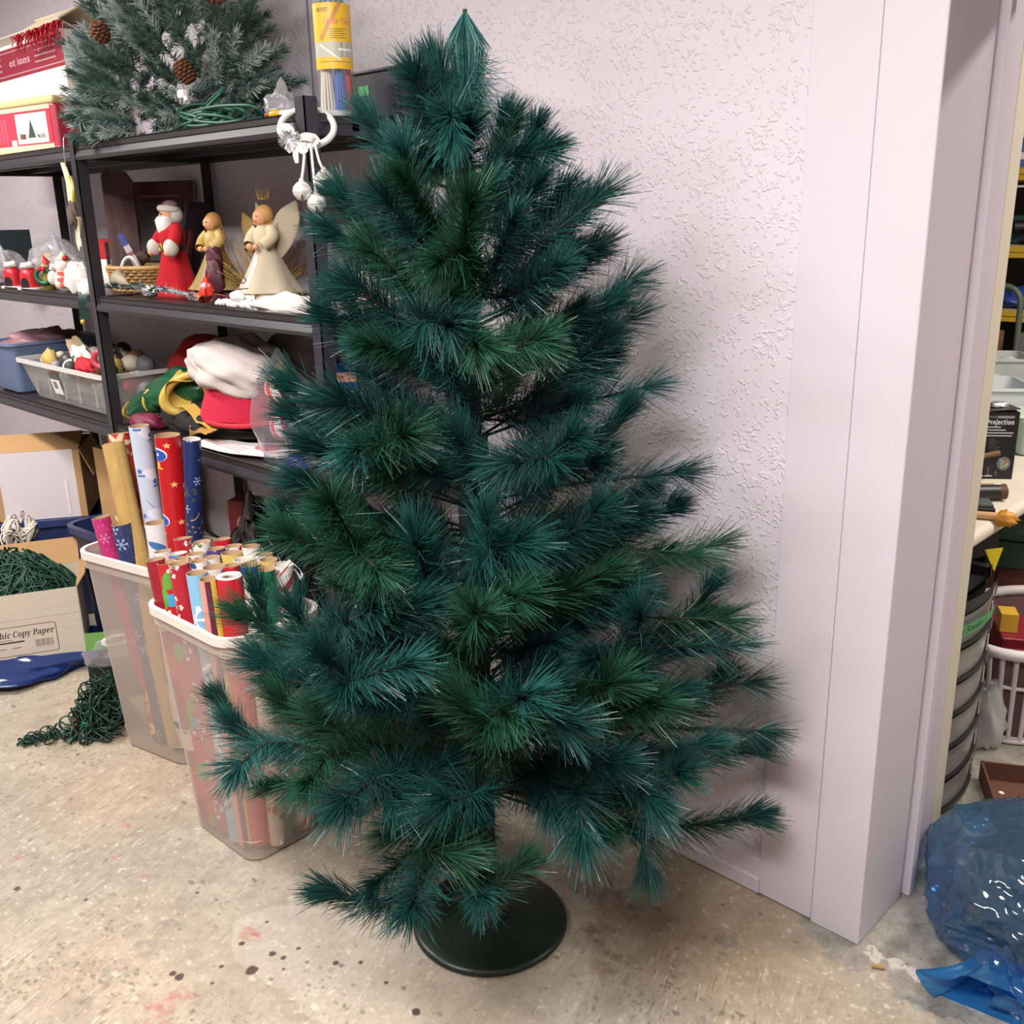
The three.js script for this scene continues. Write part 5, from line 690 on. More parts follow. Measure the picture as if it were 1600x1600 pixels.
const PAPER = {
  poinsettia: paper((g, w, h) => { fillBg(g, w, h, '#b23a36'); for (let i = 0; i < 12; i++) { g.save(); g.translate((i * 97) % w, i * 43); g.rotate(i); g.fillStyle = ['#d8a878', '#8e1c24', '#c8483c', '#dcc09a'][i % 4]; for (let k = 0; k < 6; k++) { g.rotate(1.05); g.beginPath(); g.ellipse(26, 0, 34, 11, 0, 0, 7); g.fill(); } g.fillStyle = '#7c6a2e'; g.beginPath(); g.arc(0, 0, 10, 0, 7); g.fill(); g.restore(); } }),
  gold: paper((g, w, h) => { fillBg(g, w, h, '#b7965a'); for (let i = 0; i < 60; i++) { g.fillStyle = `rgba(${i % 2 ? '214,186,128' : '140,110,60'},0.10)`; g.fillRect(rnd() * w, rnd() * h, rr(20, 90), rr(4, 30)); } }, 0.3),
  iceBlue: paper((g, w, h) => { fillBg(g, w, h, '#b9c4d6'); g.fillStyle = '#d5d9e2'; for (let i = 0; i < 9; i++) { g.beginPath(); g.ellipse((i * 83) % w, i * 62, 46, 26, 0.4, 0, 7); g.fill(); } g.fillStyle = '#4d6ea6'; for (let i = 0; i < 10; i++) { g.beginPath(); g.arc((i * 61 + 30) % w, i * 52 + 20, 11, 0, 7); g.fill(); g.fillRect((i * 61 + 18) % w, i * 52 + 36, 34, 9); } g.strokeStyle = '#6a7fa8'; for (let i = 0; i < 6; i++) { g.lineWidth = 3; g.beginPath(); g.moveTo((i * 71) % w, i * 90); g.lineTo((i * 71) % w + 30, i * 90 + 40); g.stroke(); } }),
  redStars: paper((g, w, h) => { fillBg(g, w, h, '#b5161f'); g.fillStyle = '#e2b66a'; for (let i = 0; i < 9; i++) star(g, (i * 89 + 40) % w, i * 58 + 30, 15); for (let i = 0; i < 3; i++) { const x = (i * 120 + 90) % w, y = 130 + i * 150; g.fillStyle = '#e8e4dc'; g.beginPath(); g.ellipse(x, y, 38, 30, 0, 0, 7); g.fill(); g.fillStyle = '#2a4fa8'; g.beginPath(); g.ellipse(x, y + 3, 34, 26, 0, 0, 7); g.fill(); g.fillStyle = '#ffffff'; star(g, x, y, 9, 6, 0.4); g.fillStyle = '#e0aa3a'; g.fillRect(x - 8, y + 34, 16, 26); g.fillRect(x - 18, y + 56, 36, 8); } }, 0.25),
  navyFlakes: paper((g, w, h) => { fillBg(g, w, h, '#1b2a5c'); g.strokeStyle = '#aeb8d6'; for (let i = 0; i < 8; i++) flake(g, (i * 97 + 30) % w, i * 64 + 30, 20, 3); g.strokeStyle = '#c9b070'; g.lineWidth = 4; for (let i = 0; i < 6; i++) { g.beginPath(); g.arc((i * 71) % w, i * 90, 40, 0.2, 1.6); g.stroke(); } g.fillStyle = '#4c5a2e'; for (let i = 0; i < 26; i++) g.fillRect((i * 37) % w, 250 + (i * 53) % 60, 14, 7); g.fillStyle = '#a87e2e'; for (let i = 0; i < 20; i++) g.fillRect((i * 41) % w, 420 + (i * 31) % 70, 12, 7); }, 0.28),
  pink: paper((g, w, h) => { fillBg(g, w, h, '#b8306e'); for (let i = 0; i < 300; i++) { g.fillStyle = `rgba(${i % 3 ? '232,150,190' : '120,20,64'},0.35)`; g.fillRect(rnd() * w, rnd() * h, rr(2, 12), rr(2, 9)); } g.strokeStyle = '#d98ab0'; for (let i = 0; i < 6; i++) flake(g, (i * 89 + 40) % w, i * 88 + 30, 24, 3); }),
  silverNavy: paper((g, w, h) => { fillBg(g, w, h, '#2c3762'); for (let i = 0; i < 420; i++) { g.fillStyle = `rgba(${i % 2 ? '150,170,204' : '22,28,60'},0.4)`; g.fillRect(rnd() * w, rnd() * h, rr(2, 8), rr(2, 12)); } g.strokeStyle = '#9fb0d0'; for (let i = 0; i < 6; i++) flake(g, (i * 97 + 30) % w, i * 88 + 40, 28, 4); }),
  snowScene: paper((g, w, h) => { fillBg(g, w, h, '#d9d6d6'); for (let i = 0; i < 7; i++) { g.fillStyle = ['#3f6fa8', '#5f9ac2', '#2d4f88'][i % 3]; g.beginPath(); g.ellipse((i * 101 + 40) % w, i * 74 + 30, 40, 16, 0.5, 0, 7); g.fill(); g.fillStyle = '#c05a4a'; g.beginPath(); g.arc((i * 71) % w, i * 78, 7, 0, 7); g.fill(); } }),
  redFlakes: paper((g, w, h) => { fillBg(g, w, h, '#a81e2c'); g.strokeStyle = '#e4dcd4'; for (let i = 0; i < 6; i++) flake(g, (i * 131 + 60) % w, i * 88 + 50, 46, 9); g.strokeStyle = '#4a3028'; for (let i = 0; i < 6; i++) flake(g, (i * 131 + 60) % w, i * 88 + 50, 38, 3); }),
  tapeRed: paper((g, w, h) => { fillBg(g, w, h, '#8e1c28'); g.fillStyle = '#c9c2bc'; g.fillRect(0, 90, w, 90); g.fillStyle = '#4d4848'; for (let i = 0; i < 9; i++) g.fillRect((i * 61) % w, 96 + (i * 23) % 70, 24, 10); g.fillStyle = '#b8404a'; g.fillRect(0, 260, w, 120); }),
  treesRed: paper((g, w, h) => { fillBg(g, w, h, '#b2202c'); for (let i = 0; i < 7; i++) { g.fillStyle = ['#5f9a3c', '#2d2a2a', '#3f86b8'][i % 3]; g.beginPath(); g.ellipse((i * 91 + 40) % w, i * 74 + 40, 26, 44, 0.3, 0, 7); g.fill(); g.fillStyle = '#e6dcd0'; g.beginPath(); g.arc((i * 57) % w, i * 70 + 20, 8, 0, 7); g.fill(); } g.fillStyle = '#3f96c8'; g.fillRect(60, 20, 80, 50); }),
  sky: paper((g, w, h) => { fillBg(g, w, h, '#7fb2d2'); g.strokeStyle = '#dfe0e2'; flake(g, 120, 70, 60, 10); g.save(); g.translate(0, 330); g.rotate(-0.5); for (let i = 0; i < 4; i++) { g.fillStyle = i % 2 ? '#5a5f9a' : '#e6e6ee'; g.fillRect(-80, i * 26, 480, 13); } g.restore(); }),
  stripes: paper((g, w, h) => { ['#c8303a', '#d8c04a', '#b84a58', '#e0d6a8', '#8c2a44', '#c9a24a', '#d88a8a', '#5a2438', '#d8c04a', '#b22a34'].forEach((c, i) => { g.fillStyle = c; g.fillRect(i * 25.6, 0, 26, h); }); }),
  plainRed: paper((g, w, h) => { fillBg(g, w, h, '#b81c2e'); }, 0.25),
  candy: paper((g, w, h) => { fillBg(g, w, h, '#ded6d2'); for (let i = -4; i < 12; i++) { g.fillStyle = i % 2 ? '#a81c2a' : '#c86a70'; const t = i % 2 ? 34 : 10; g.beginPath(); g.moveTo(0, i * 60 + 200); g.lineTo(w, i * 60 - 60); g.lineTo(w, i * 60 - 60 + t); g.lineTo(0, i * 60 + 200 + t); g.fill(); } }),
  greenBlue: paper((g, w, h) => { fillBg(g, w, h, '#1d6a4a'); g.fillStyle = '#2a4a8e'; g.fillRect(110, 0, 70, h); g.fillStyle = '#4f9a6a'; for (let i = 0; i < 10; i++) star(g, (i * 83) % w, i * 52, 16); }),
  yellow: paper((g, w, h) => { fillBg(g, w, h, '#cdb262'); g.fillStyle = '#b0924a'; for (let i = 0; i < 30; i++) g.fillRect((i * 53) % w, (i * 37) % h, 26, 5); }),
  whiteDots: paper((g, w, h) => { fillBg(g, w, h, '#d8d2cc'); for (let i = 0; i < 26; i++) { g.fillStyle = ['#b8404a', '#5a7a4a', '#7a6a9a', '#c9a24a'][i % 4]; g.beginPath(); g.arc((i * 67) % w, (i * 43) % h, 10 + i % 7, 0, 7); g.fill(); } }),
  purple: paper((g, w, h) => { fillBg(g, w, h, '#4a3a6e'); g.fillStyle = '#9a8ab8'; for (let i = 0; i < 14; i++) star(g, (i * 83) % w, i * 40, 12); }),
  greenWhite: paper((g, w, h) => { fillBg(g, w, h, '#d9d4cb'); g.fillStyle = '#3f7a52'; g.fillRect(0, 60, w, 150); g.fillStyle = '#b8404a'; for (let i = 0; i < 9; i++) g.fillRect((i * 67) % w, 240 + (i * 47) % 200, 20, 20); }),
};
const core = mat('#b49672', 0.9), coreWhite = mat('#d8cfc4', 0.8);
// a roll from foot to top, both world points
function roll(label, paperName, foot, top, r, group, opts = {}) {
  const A = V(...foot), B = V(...top), d = B.clone().sub(A), L = d.length();
  const t = thing('wrapping_roll', label, 'wrapping roll', foot, 0, group); t.quaternion.setFromUnitVectors(V(0, 1, 0), d.normalize());
  const g = new THREE.CylinderGeometry(r, r, L, 22, 1, true); g.translate(0, L / 2, 0); const uv = g.attributes.uv; for (let i = 0; i < uv.count; i++) uv.setXY(i, uv.getX(i) * 1.0 + (opts.shift || 0), uv.getY(i) * L / 0.34);
  mesh('paper', g, PAPER[paperName], t);
  const th = opts.thin || 0.0035; mesh('core', [lathe([[r * 0.999, L - 0.0015], [r - 0.0006, L], [r - th, L], [r - th, L * 0.4], [0, L * 0.4]], 22)], opts.core || core, t);
  if (opts.loose) mesh('loose_edge', [surf((u, v) => { const a = opts.loose + u * 1.7, q = r + 0.0015 + u * 0.006; return [Math.cos(a) * q, v * L * 0.998, Math.sin(a) * q]; }, 10, 1)], PAPER[paperName], t);
}
// long rolls, second bin
roll('long red poinsettia wrapping paper roll with a worn loose edge', 'poinsettia', [-2.80, 0.02, -1.225], [-2.925, 0.975, -1.283], 0.034, 'long rolls', { loose: 2.2 });
roll('long plain gold wrapping paper roll leaning across the bin', 'gold', [-2.69, 0.02, -1.235], [-2.86, 0.965, -1.235], 0.029, 'long rolls', { loose: 0.4, shift: 0.3 });
roll('long pale blue wrapping paper roll with winter print', 'iceBlue', [-2.76, 0.02, -1.3], [-2.77, 1.02, -1.275], 0.029, 'long rolls', { loose: 2.4 });
roll('long red wrapping paper roll with gold stars', 'redStars', [-2.68, 0.02, -1.3], [-2.65, 1.005, -1.3], 0.036, 'long rolls', { shift: 0.35 });
roll('long navy wrapping paper roll with pale snowflakes', 'navyFlakes', [-2.66, 0.02, -1.29], [-2.545, 1.005, -1.32], 0.0245, 'long rolls', { core: coreWhite });
roll('short pink glitter wrapping paper roll in the long-roll bin', 'pink', [-2.815, 0.02, -1.24], [-2.905, 0.735, -1.18], 0.027, 'long rolls');
roll('short navy and silver wrapping paper roll in the long-roll bin', 'silverNavy', [-2.76, 0.02, -1.225], [-2.81, 0.73, -1.2], 0.0285, 'long rolls');
roll('short white wrapping paper roll with blue birds in the long-roll bin', 'snowScene', [-2.68, 0.02, -1.25], [-2.69, 0.745, -1.25], 0.031, 'long rolls');
roll('tan wrapping paper roll half hidden behind the pink one', 'poinsettia', [-2.8, 0.02, -1.27], [-2.86, 0.74, -1.225], 0.02, 'long rolls', { core: coreWhite });
// short rolls, front bin: [x, z, radius, paper, label]
const SHORT = [
  [-2.329, -1.069, 0.025, 'tapeRed', 'short dark red roll with a silver sticker in the crammed bin'], [-2.291, -1.079, 0.026, 'treesRed', 'short red roll with green tree shapes and a blue tag'], [-2.228, -1.081, 0.027, 'redFlakes', 'short red roll with big white snowflakes'], [-2.146, -1.083, 0.026, 'sky', 'short sky blue roll with a snowflake and diagonal stripes'], [-2.098, -1.088, 0.024, 'stripes', 'short roll with many thin coloured stripes'], [-2.069, -1.128, 0.034, 'plainRed', 'fat short plain red roll near the bin rim', 0.03],
  [-2.395, -1.181, 0.025, 'redFlakes', 'short red roll at the back left corner of the crammed bin'], [-2.355, -1.216, 0.024, 'whiteDots', 'short dotted roll by the back rim beside the red rolls'], [-2.33, -1.262, 0.024, 'plainRed', 'short plain red roll by the back rim'], [-2.32, -1.195, 0.025, 'whiteDots', 'short dotted roll wedged among the back rolls'], [-2.275, -1.262, 0.025, 'candy', 'short striped roll standing by the back rim'],
  [-2.381, -1.115, 0.024, 'whiteDots', 'short dotted roll at the left rim of the crammed bin'], [-2.33, -1.132, 0.025, 'treesRed', 'short red roll behind the silver sticker roll'], [-2.284, -1.157, 0.024, 'greenWhite', 'short green and white roll wedged mid-bin behind the snowflake roll'], [-2.268, -1.208, 0.025, 'purple', 'short purple roll with pale stars'], [-2.272, -1.113, 0.021, 'candy', 'slim striped roll behind the big-snowflake roll'], [-2.236, -1.172, 0.025, 'snowScene', 'short white roll with blue shapes mid-bin'], [-2.218, -1.222, 0.028, 'yellow', 'short plain yellow roll standing mid-bin'],
  [-2.196, -1.268, 0.025, 'whiteDots', 'short dotted roll behind the yellow roll'], [-2.158, -1.222, 0.028, 'greenWhite', 'short roll with a broad green band beside the yellow roll'], [-2.142, -1.272, 0.024, 'whiteDots', 'short dotted roll beside the striped candy roll'], [-2.21, -1.126, 0.023, 'snowScene', 'short white and blue roll behind the sky blue roll'], [-2.155, -1.135, 0.029, 'whiteDots', 'wide pale roll behind the fat red roll', 0.003], [-2.088, -1.198, 0.026, 'greenBlue', 'short green roll with white core behind the fat red roll'], [-2.094, -1.255, 0.024, 'yellow', 'short yellow roll near the striped candy roll'], [-2.03, -1.206, 0.024, 'greenBlue', 'short green and blue roll beside the striped candy roll'], [-2.04, -1.262, 0.027, 'candy', 'short red and white candy-striped roll'], [-2.012, -1.155, 0.021, 'whiteDots', 'slim dotted roll beside the green rolls near the tree'], [-2.115, -1.163, 0.02, 'plainRed', 'slim red roll between the wide pale roll and green roll'],
];
SHORT.forEach(([x, z, r, p, label, thin], i) => { const fx = -2.15 + (x + 2.19) * 0.7, fz = -1.172 + (z + 1.172) * 0.8; roll(label, p, [fx, 0.02, fz], [x, 0.77 + rr(-0.008, 0.008), z], r * 0.95, 'short rolls', { shift: 0.15 * i, thin: thin || 0.0035, core: i % 7 === 5 ? coreWhite : core }); });
// ---------------------------------------------------------------- through the doorway
{ // drawer tower, bowed fronts facing the doorway
  const t = thing('drawer_tower', 'black drawer tower with six clear bowed drawers and green tape', 'drawers', [-1.0, 0, -2.55]);
  const W = 0.46, bow = (v) => 0.155 + 0.05 * (1 - Math.pow((v - 0.5) * 2, 2)), fr = mat('#1b1b1f', 0.4), cl = mat('#b9b6b0', 0.3, { transmission: 0.42 });
  const slab = (y0, y1, grow) => { const pts = [[-0.17, -W / 2], [-0.17, W / 2]]; for (let i = 0; i <= 14; i++) { const v = 1 - i / 14; pts.push([bow(v) + grow, (v - 0.5) * W]); } return at(extrude(pts.map(([a, b]) => [a, -b]), y1 - y0), 0, y0, 0, -PI / 2, 0, 0); };
  const front = (y0, y1, off, v0 = 0.02, v1 = 0.98) => surf((u, v) => { const k = v0 + (v1 - v0) * u; return [bow(k) + off - 0.004 + 0.006 * v, y0 + (y1 - y0) * v, (0.5 - k) * -W]; }, 18, 2);
  mesh('back_panel', box2(-0.17, -0.165, 0, 0.63, -W / 2, W / 2), fr, t);
  for (const s of [-1, 1]) mesh('side_panel', box2(-0.17, 0.14, 0, 0.62, s * W / 2, s * (W / 2 - 0.006)), mat('#56565a', 0.4, { transmission: 0.4 }), t);
  mesh('top', [box2(-0.17, -0.13, 0.6, 0.63, -W / 2, W / 2), box2(-0.17, 0.15, 0.6, 0.63, -W / 2, -W / 2 + 0.03), box2(-0.17, 0.15, 0.6, 0.63, W / 2, W / 2 - 0.03), box2(-0.17, 0.15, 0.598, 0.603, -W / 2, W / 2), front(0.595, 0.635, 0.006, 0, 1), front(0.595, 0.635, -0.014, 0, 1)], fr, t);
  for (let i = 0; i < 6; i++) { const y = 0.03 + i * 0.097; mesh('frame_rail', slab(y - 0.012, y - 0.004, 0.006), fr, t); const d = mesh('drawer', [front(y - 0.004, y + 0.076, 0)], cl, t); mesh('handle', [front(y + 0.062, y + 0.076, 0.008, 0.05, 0.95)], mat('#b0ada6', 0.35), d); mesh('tray', [box2(-0.15, 0.13, y, y + 0.006, -W / 2 + 0.02, W / 2 - 0.02), box2(-0.1, 0.1, y + 0.004, y + 0.03, -0.16, 0.17)], mat('#3c3a3c', 0.5), d); for (const k of [0.22, 0.78]) mesh('front_rib', surf((u, v) => [bow(k) + 0.004, y + v * 0.05, (k - 0.5) * W + (u - 0.5) * 0.012], 1, 1), mat('#a8a6a2', 0.35), d); }
  mesh('tape', [front(0.54, 0.575, 0.014, 0.3, 0.97)], printMat(512, 64, (g, w, h) => { g.fillStyle = '#63b070'; g.fillRect(0, 0, w, h); g.fillStyle = '#1c3a28'; g.font = 'bold 52px sans-serif'; g.translate(w, 0); g.scale(-1, 1); g.fillText('A Fix Snake r', 60, 50); }, 0.7), t);
  solo('metal_tray', 'shiny metal bar lying in the top of the drawer tower', 'tool', bx(0.03, 0.012, 0.12, 0, 0.006, 0, 0.003), mat('#c9c6bc', 0.25, { metalness: 0.6 }), [-0.96, 0.604, -2.62], 0.5);
}
{ // folding table
  const t = thing('folding_table', 'white plastic folding table with a rounded edge beyond the doorway', 'table', [-1.24, 0, -3.2]);
  mesh('tabletop', [box2(-0.36, 0.38, 0.705, 0.75, -0.8, 0.02, 0.02)], mat('#d8cebd', 0.55), t); mesh('tabletop', [box2(-0.36, 0.38, 0.705, 0.75, 0.026, 0.8, 0.02)], mat('#d8cebd', 0.55), t); mesh('hinge', box2(0.375, 0.383, 0.715, 0.745, 0.0, 0.04), M.greyPlastic, t);
  for (const z of [-0.6, 0.6]) { mesh('leg', rod([-0.28, 0, z], [-0.28, 0.71, z], 0.013), M.greyPlastic, t); mesh('leg', rod([0.27, 0, z], [0.27, 0.71, z], 0.013), M.greyPlastic, t); mesh('leg_brace', rod([-0.28, 0.25, z], [0.27, 0.25, z], 0.01), M.greyPlastic, t); }
}
{ // projector carton
  const t = thing('projection_box', 'black retail box printed Projection standing on the white table', 'box', [-1.05, 0.751, -3.29], 0.62), w = 0.1, h = 0.215, d = 0.1;
  mesh('body', bx(w, h, d, 0, h / 2, 0), mat('#15151b', 0.4), t); mesh('front_print', at(new THREE.PlaneGeometry(w, h), 0, h / 2, d / 2 + 0.0008), printMat(256, 512, (g, W, H) => { g.fillStyle = '#15151c'; g.fillRect(0, 0, W, H); g.fillStyle = '#8c8c92'; g.fillRect(90, 26, 130, 20); g.fillStyle = '#555'; g.fillRect(24, 26, 60, 18); g.fillStyle = '#e6e6ea'; g.font = 'bold 50px sans-serif'; g.fillText('Projection', 14, 92, 210); for (let i = 0; i < 4; i++) { g.fillStyle = '#c0c0c6'; g.fillRect(16, 108 + i * 22, [110, 150, 210, 200][i], 9); } g.fillStyle = '#6a6a72'; for (let i = 0; i < 8; i++) g.fillRect(50, 204 + i * 15, 40 + (i * 37) % 50, 4); g.fillStyle = '#6a6c6e'; g.beginPath(); g.arc(180, 392, 52, 0, 7); g.fill(); for (let i = 0; i < 12; i++) { g.fillStyle = ['#b06a5a', '#7aa08a', '#a8a070', '#8a94a8'][i % 4]; g.beginPath(); g.arc(150 + (i * 29) % 62, 362 + (i * 17) % 60, 11, 0, 7); g.fill(); } g.fillStyle = '#4a4a50'; g.fillRect(60, 420, 18, 66); g.fillRect(120, 450, 18, 36); g.fillStyle = '#dadade'; g.beginPath(); g.arc(26, 490, 8, 0, 7); g.fill(); g.fillRect(44, 486, 60, 8); }, 0.35), t);
  mesh('lid', [at(bx(w * 1.02, 0.003, d * 1.02), 0, h + 0.004, 0, -0.06, 0, 0.08)], mat('#4a4440', 0.5), t); mesh('side_print', at(new THREE.PlaneGeometry(d, h), w / 2 + 0.0008, h / 2, 0, 0, PI / 2, 0), printMat(128, 256, (g, W, H) => { g.fillStyle = '#1a1a20'; g.fillRect(0, 0, W, H); g.fillStyle = '#c8c8cc'; for (let i = 0; i < 6; i++) g.fillRect(20, 20 + i * 14, 80, 5); g.fillStyle = '#b8b4b0'; g.fillRect(10, 150, 100, 100); }, 0.4), t);
  solo('glue_packet', 'crumpled silver packet on top of the black retail box', 'packet', [lump(0.03, 0.012, 0.02, 0.4, 3, 2, 12)], M.silver, [-1.05, 0.978, -3.29], 0.4);
}
{
  const t = thing('hammer', 'wooden-handled hammer head on the white table edge', 'hammer', [-0.96, 0.752, -2.98], 0.8); mesh('head', at(cyl(0.022, 0.024, 0.12, 0, 0, 0, 16), -0.02, 0.024, 0, 0, 0, PI / 2), mat('#2f2c2e', 0.4, { metalness: 0.4 }), t); mesh('face', at(cyl(0.024, 0.02, 0.02, 0, 0, 0, 16), 0.05, 0.024, 0, 0, 0, PI / 2), mat('#5a3c28', 0.6), t); mesh('handle', rod([-0.05, 0.03, -0.05], [0.04, 0.03, -0.03], 0.012), mat('#b08d62', 0.6), t);
  const c = thing('tool_case', 'small dark clear-lidded case on the white table', 'case', [-0.95, 0.751, -2.86], 0.5); mesh('base', bx(0.11, 0.018, 0.08, 0, 0.009, 0, 0.004), M.black, c); mesh('lid', bx(0.1, 0.01, 0.07, 0, 0.023, 0, 0.003), mat('#6a7672', 0.2, { transmission: 0.4 }), c);
  const b = thing('paint_brush', 'paint brush with a pale wooden handle sticking out over the table edge', 'brush', [-0.9, 0.762, -2.79], 0.4); mesh('handle', rod([-0.2, 0.0, 0], [0.04, 0.0, 0], 0.009, 0.011), mat('#c79a6a', 0.55), b); mesh('bristles', at(lump(0.028, 0.02, 0.02, 0.4, 3, 5, 12, false), 0.062, -0.006, 0), mat('#c88a2c', 0.5), b);
  solo('orange_stick', 'small brown stub poking out beside the black retail box', 'stub', [rod([0, 0, 0], [0.05, 0.012, 0.0], 0.008)], mat('#7a5a3c', 0.7), [-1.05, 0.83, -3.2], 0.6);
}
{ // white tub and others on the table's far end
  const tb = (name, label, x, z, y, w, d, h, m, lid) => { const t = thing(name, label, 'tub', [x, y, z], 0.6), k = tub(w * 0.88, d * 0.88, w, d, h, 0.03); mesh('body', k.body, m, t); mesh('rim', k.rim, m, t); if (lid) mesh('lid', bx(w * 1.04, 0.012, d * 1.04, 0, h + 0.008, 0, 0.006), lid, t); return t; };
  const frost = mat('#d5dcd6', 0.6, { transmission: 0.3 });
  tb('storage_tub', 'large white plastic tub on the far end of the white table', -1.32, -3.85, 0.751, 0.34, 0.28, 0.2, mat('#d3dadb', 0.5)); tb('storage_tub', 'pale mint tub with a lid beside the white tub', -1.03, -3.72, 0.751, 0.22, 0.18, 0.13, mat('#b9cfc0', 0.55, { transmission: 0.2 }), mat('#bcd2c4', 0.5)); 
  const far = thing('utility_cart', 'grey utility cart behind the white table', 'cart', [-1.45, 0, -4.24]); mesh('deck', box2(-0.4, 0.4, 0.86, 0.88, -0.2, 0.2), mat('#6d6a68', 0.6), far); for (const [a, b] of [[-0.37, -0.17], [0.37, -0.17], [-0.37, 0.17], [0.37, 0.17]]) mesh('leg', rod([a, 0, b], [a, 0.87, b], 0.014), M.greyPlastic, far);
  tb('storage_tub', 'clear tub of bagged supplies on the utility cart', -1.42, -4.24, 0.88, 0.3, 0.24, 0.12, frost); solo('plastic_bag', 'white plastic bag heaped in the clear tub', 'bag', [lump(0.1, 0.06, 0.08, 0.4, 3, 6, 16)], mat('#e0dcd8', 0.5, { transmission: 0.3 }), [-1.38, 0.93, -4.24]); solo('blue_jug', 'small blue plastic jug beside the clear tub', 'jug', [cyl(0.04, 0.045, 0.09, 0, 0.045, 0, 16), cyl(0.015, 0.015, 0.03, 0, 0.1, 0, 10)], mat('#3a5a94', 0.4), [-1.66, 0.88, -4.22]);
}
{ // yellow-beam racking
  const t = thing('pallet_rack', 'heavy shelving with yellow beams against the far wall beyond the doorway', 'shelf', [-1.4, 0, -5.25]);
  for (const x of [-1.1, 1.1]) for (const z of [-0.25, 0.25]) mesh('upright', box2(x - 0.03, x + 0.03, 0, 2.3, z - 0.02, z + 0.02), mat('#3d4a54', 0.5), t);
  for (const y of [0.55, 1.1, 1.39, 1.73]) { for (const z of [0.26, -0.26]) { mesh('beam', box2(-1.1, 1.1, y - 0.045, y - 0.02, z - 0.015, z + 0.015, 0.004), M.yellow, t); mesh('beam', box2(-1.1, 1.1, y - 0.02, y + 0.005, z - 0.02, z + 0.02, 0.004), M.yellow, t); } mesh('deck_board', box2(-1.1, 1.1, y, y + 0.012, -0.25, 0.25), mat('#b8a890', 0.8), t); }
  mesh('back_sheet', box2(-1.1, 1.1, 0.1, 1.7, -0.3, -0.29), mat('#4a4644', 0.7), t);
  mesh('label_strip', box2(-1.1, 1.1, 1.655, 1.664, 0.262, 0.266), M.white, t);
}
[['blue and white bottle on the top deck of the yellow racking', -1.66, 1.742, '#3a5aa4'], ['second blue bottle on the top deck of the yellow racking', -1.56, 1.742, '#2f4f9c']].forEach(([l, x, y, c]) => { const t = thing('bottle', l, 'bottle', [x, y, -5.08]); mesh('body', [cyl(0.04, 0.04, 0.1, 0, 0.05, 0, 16), cyl(0.04, 0.016, 0.03, 0, 0.115, 0, 16)], mat(c, 0.35), t); mesh('label', cyl(0.041, 0.041, 0.03, 0, 0.05, 0, 16), M.white, t); mesh('cap', cyl(0.017, 0.017, 0.03, 0, 0.145, 0, 12), M.white, t); });
solo('teal_case', 'dark teal plastic case on the yellow racking', 'case', [bx(0.3, 0.13, 0.24, 0, 0.065, 0, 0.015)], mat('#2c4a4e', 0.5), [-1.7, 1.402, -5.2]);
{ const t = thing('power_drill', 'black and orange power tool in front of the teal case', 'tool', [-1.58, 1.402, -5.06], 0.5); mesh('body', [at(cyl(0.025, 0.03, 0.13, 0, 0, 0, 14), 0, 0.08, 0, 0, 0, PI / 2), bx(0.035, 0.08, 0.04, 0.03, 0.04, 0, 0.01)], M.black, t); mesh('battery', bx(0.07, 0.03, 0.06, 0.03, 0.015, 0, 0.006), mat('#b8452c', 0.5), t); }
loops('black_cable', 'loop of black cable hanging over the middle yellow beam', 'cable', [-1.55, 1.402, -5.02], 0.005, M.black, 3, [0.05, 0.02, 0.03], null, 3);
{ const t = thing('blue_bundle', 'blue wrapped bundle on the lower deck of the yellow racking', 'bundle', [-1.6, 1.112, -5.1]); mesh('wrap', [at(lump(0.09, 0.06, 0.09, 0.3, 4, 3, 18), 0, 0.033, 0)], mat('#2d4fa0', 0.4), t); mesh('base', bx(0.18, 0.02, 0.16, 0, 0.012, 0, 0.006), M.black, t); }
{ // hand truck
  const t = thing('hand_truck', 'green-grey tubular hand truck standing before the yellow racking', 'hand truck', [-1.49, 0, -4.7]); const m = mat('#5e6a5c', 0.45); mesh('handle', [tube([[-0.2, 1.235, 0], [-0.02, 1.235, 0.0], [0.02, 1.2, 0], [0.03, 1.1, 0], [0.03, 0.15, 0.02]], 0.013, 50, 8), tube([[-0.2, 1.235, 0], [-0.38, 1.235, 0], [-0.42, 1.2, 0], [-0.43, 1.1, 0], [-0.43, 0.15, 0.02]], 0.013, 50, 8)], m, t); for (const y of [0.3, 0.6, 0.9]) mesh('crossbar', rod([-0.43, y, 0.01], [0.03, y, 0.01], 0.01), m, t); mesh('toe_plate', box2(-0.43, 0.03, 0.005, 0.012, 0, 0.2), m, t); for (const x of [-0.36, -0.04]) mesh('wheel', at(new THREE.TorusGeometry(0.09, 0.03, 8, 24), x, 0.12, -0.06, 0, PI / 2, 0), M.black, t); }
solo('cardboard_box', 'small cardboard box on the bottom of the yellow racking', 'box', bx(0.16, 0.14, 0.16, 0, 0.07, 0), mat('#9a7456', 0.85), [-1.7, 0.87, -4.95]); solo('rack_crate', 'grey crate under the small cardboard box', 'box', bx(0.36, 0.3, 0.3, 0, 0.15, 0, 0.01), M.greyPlastic, [-1.65, 0.565, -5.1]);
solo('clear_organizer', 'clear plastic organizer standing on the racking beside the hand truck', 'box', [bx(0.2, 0.14, 0.18, 0, 0.07, 0, 0.012)], mat('#8e8f90', 0.35, { transmission: 0.3 }), [-1.44, 0.87, -5.02]); solo('rack_crate', 'grey crate under the clear plastic organizer', 'box', bx(0.3, 0.3, 0.3, 0, 0.15, 0, 0.01), mat('#55504e', 0.6), [-1.28, 0.565, -5.1]);
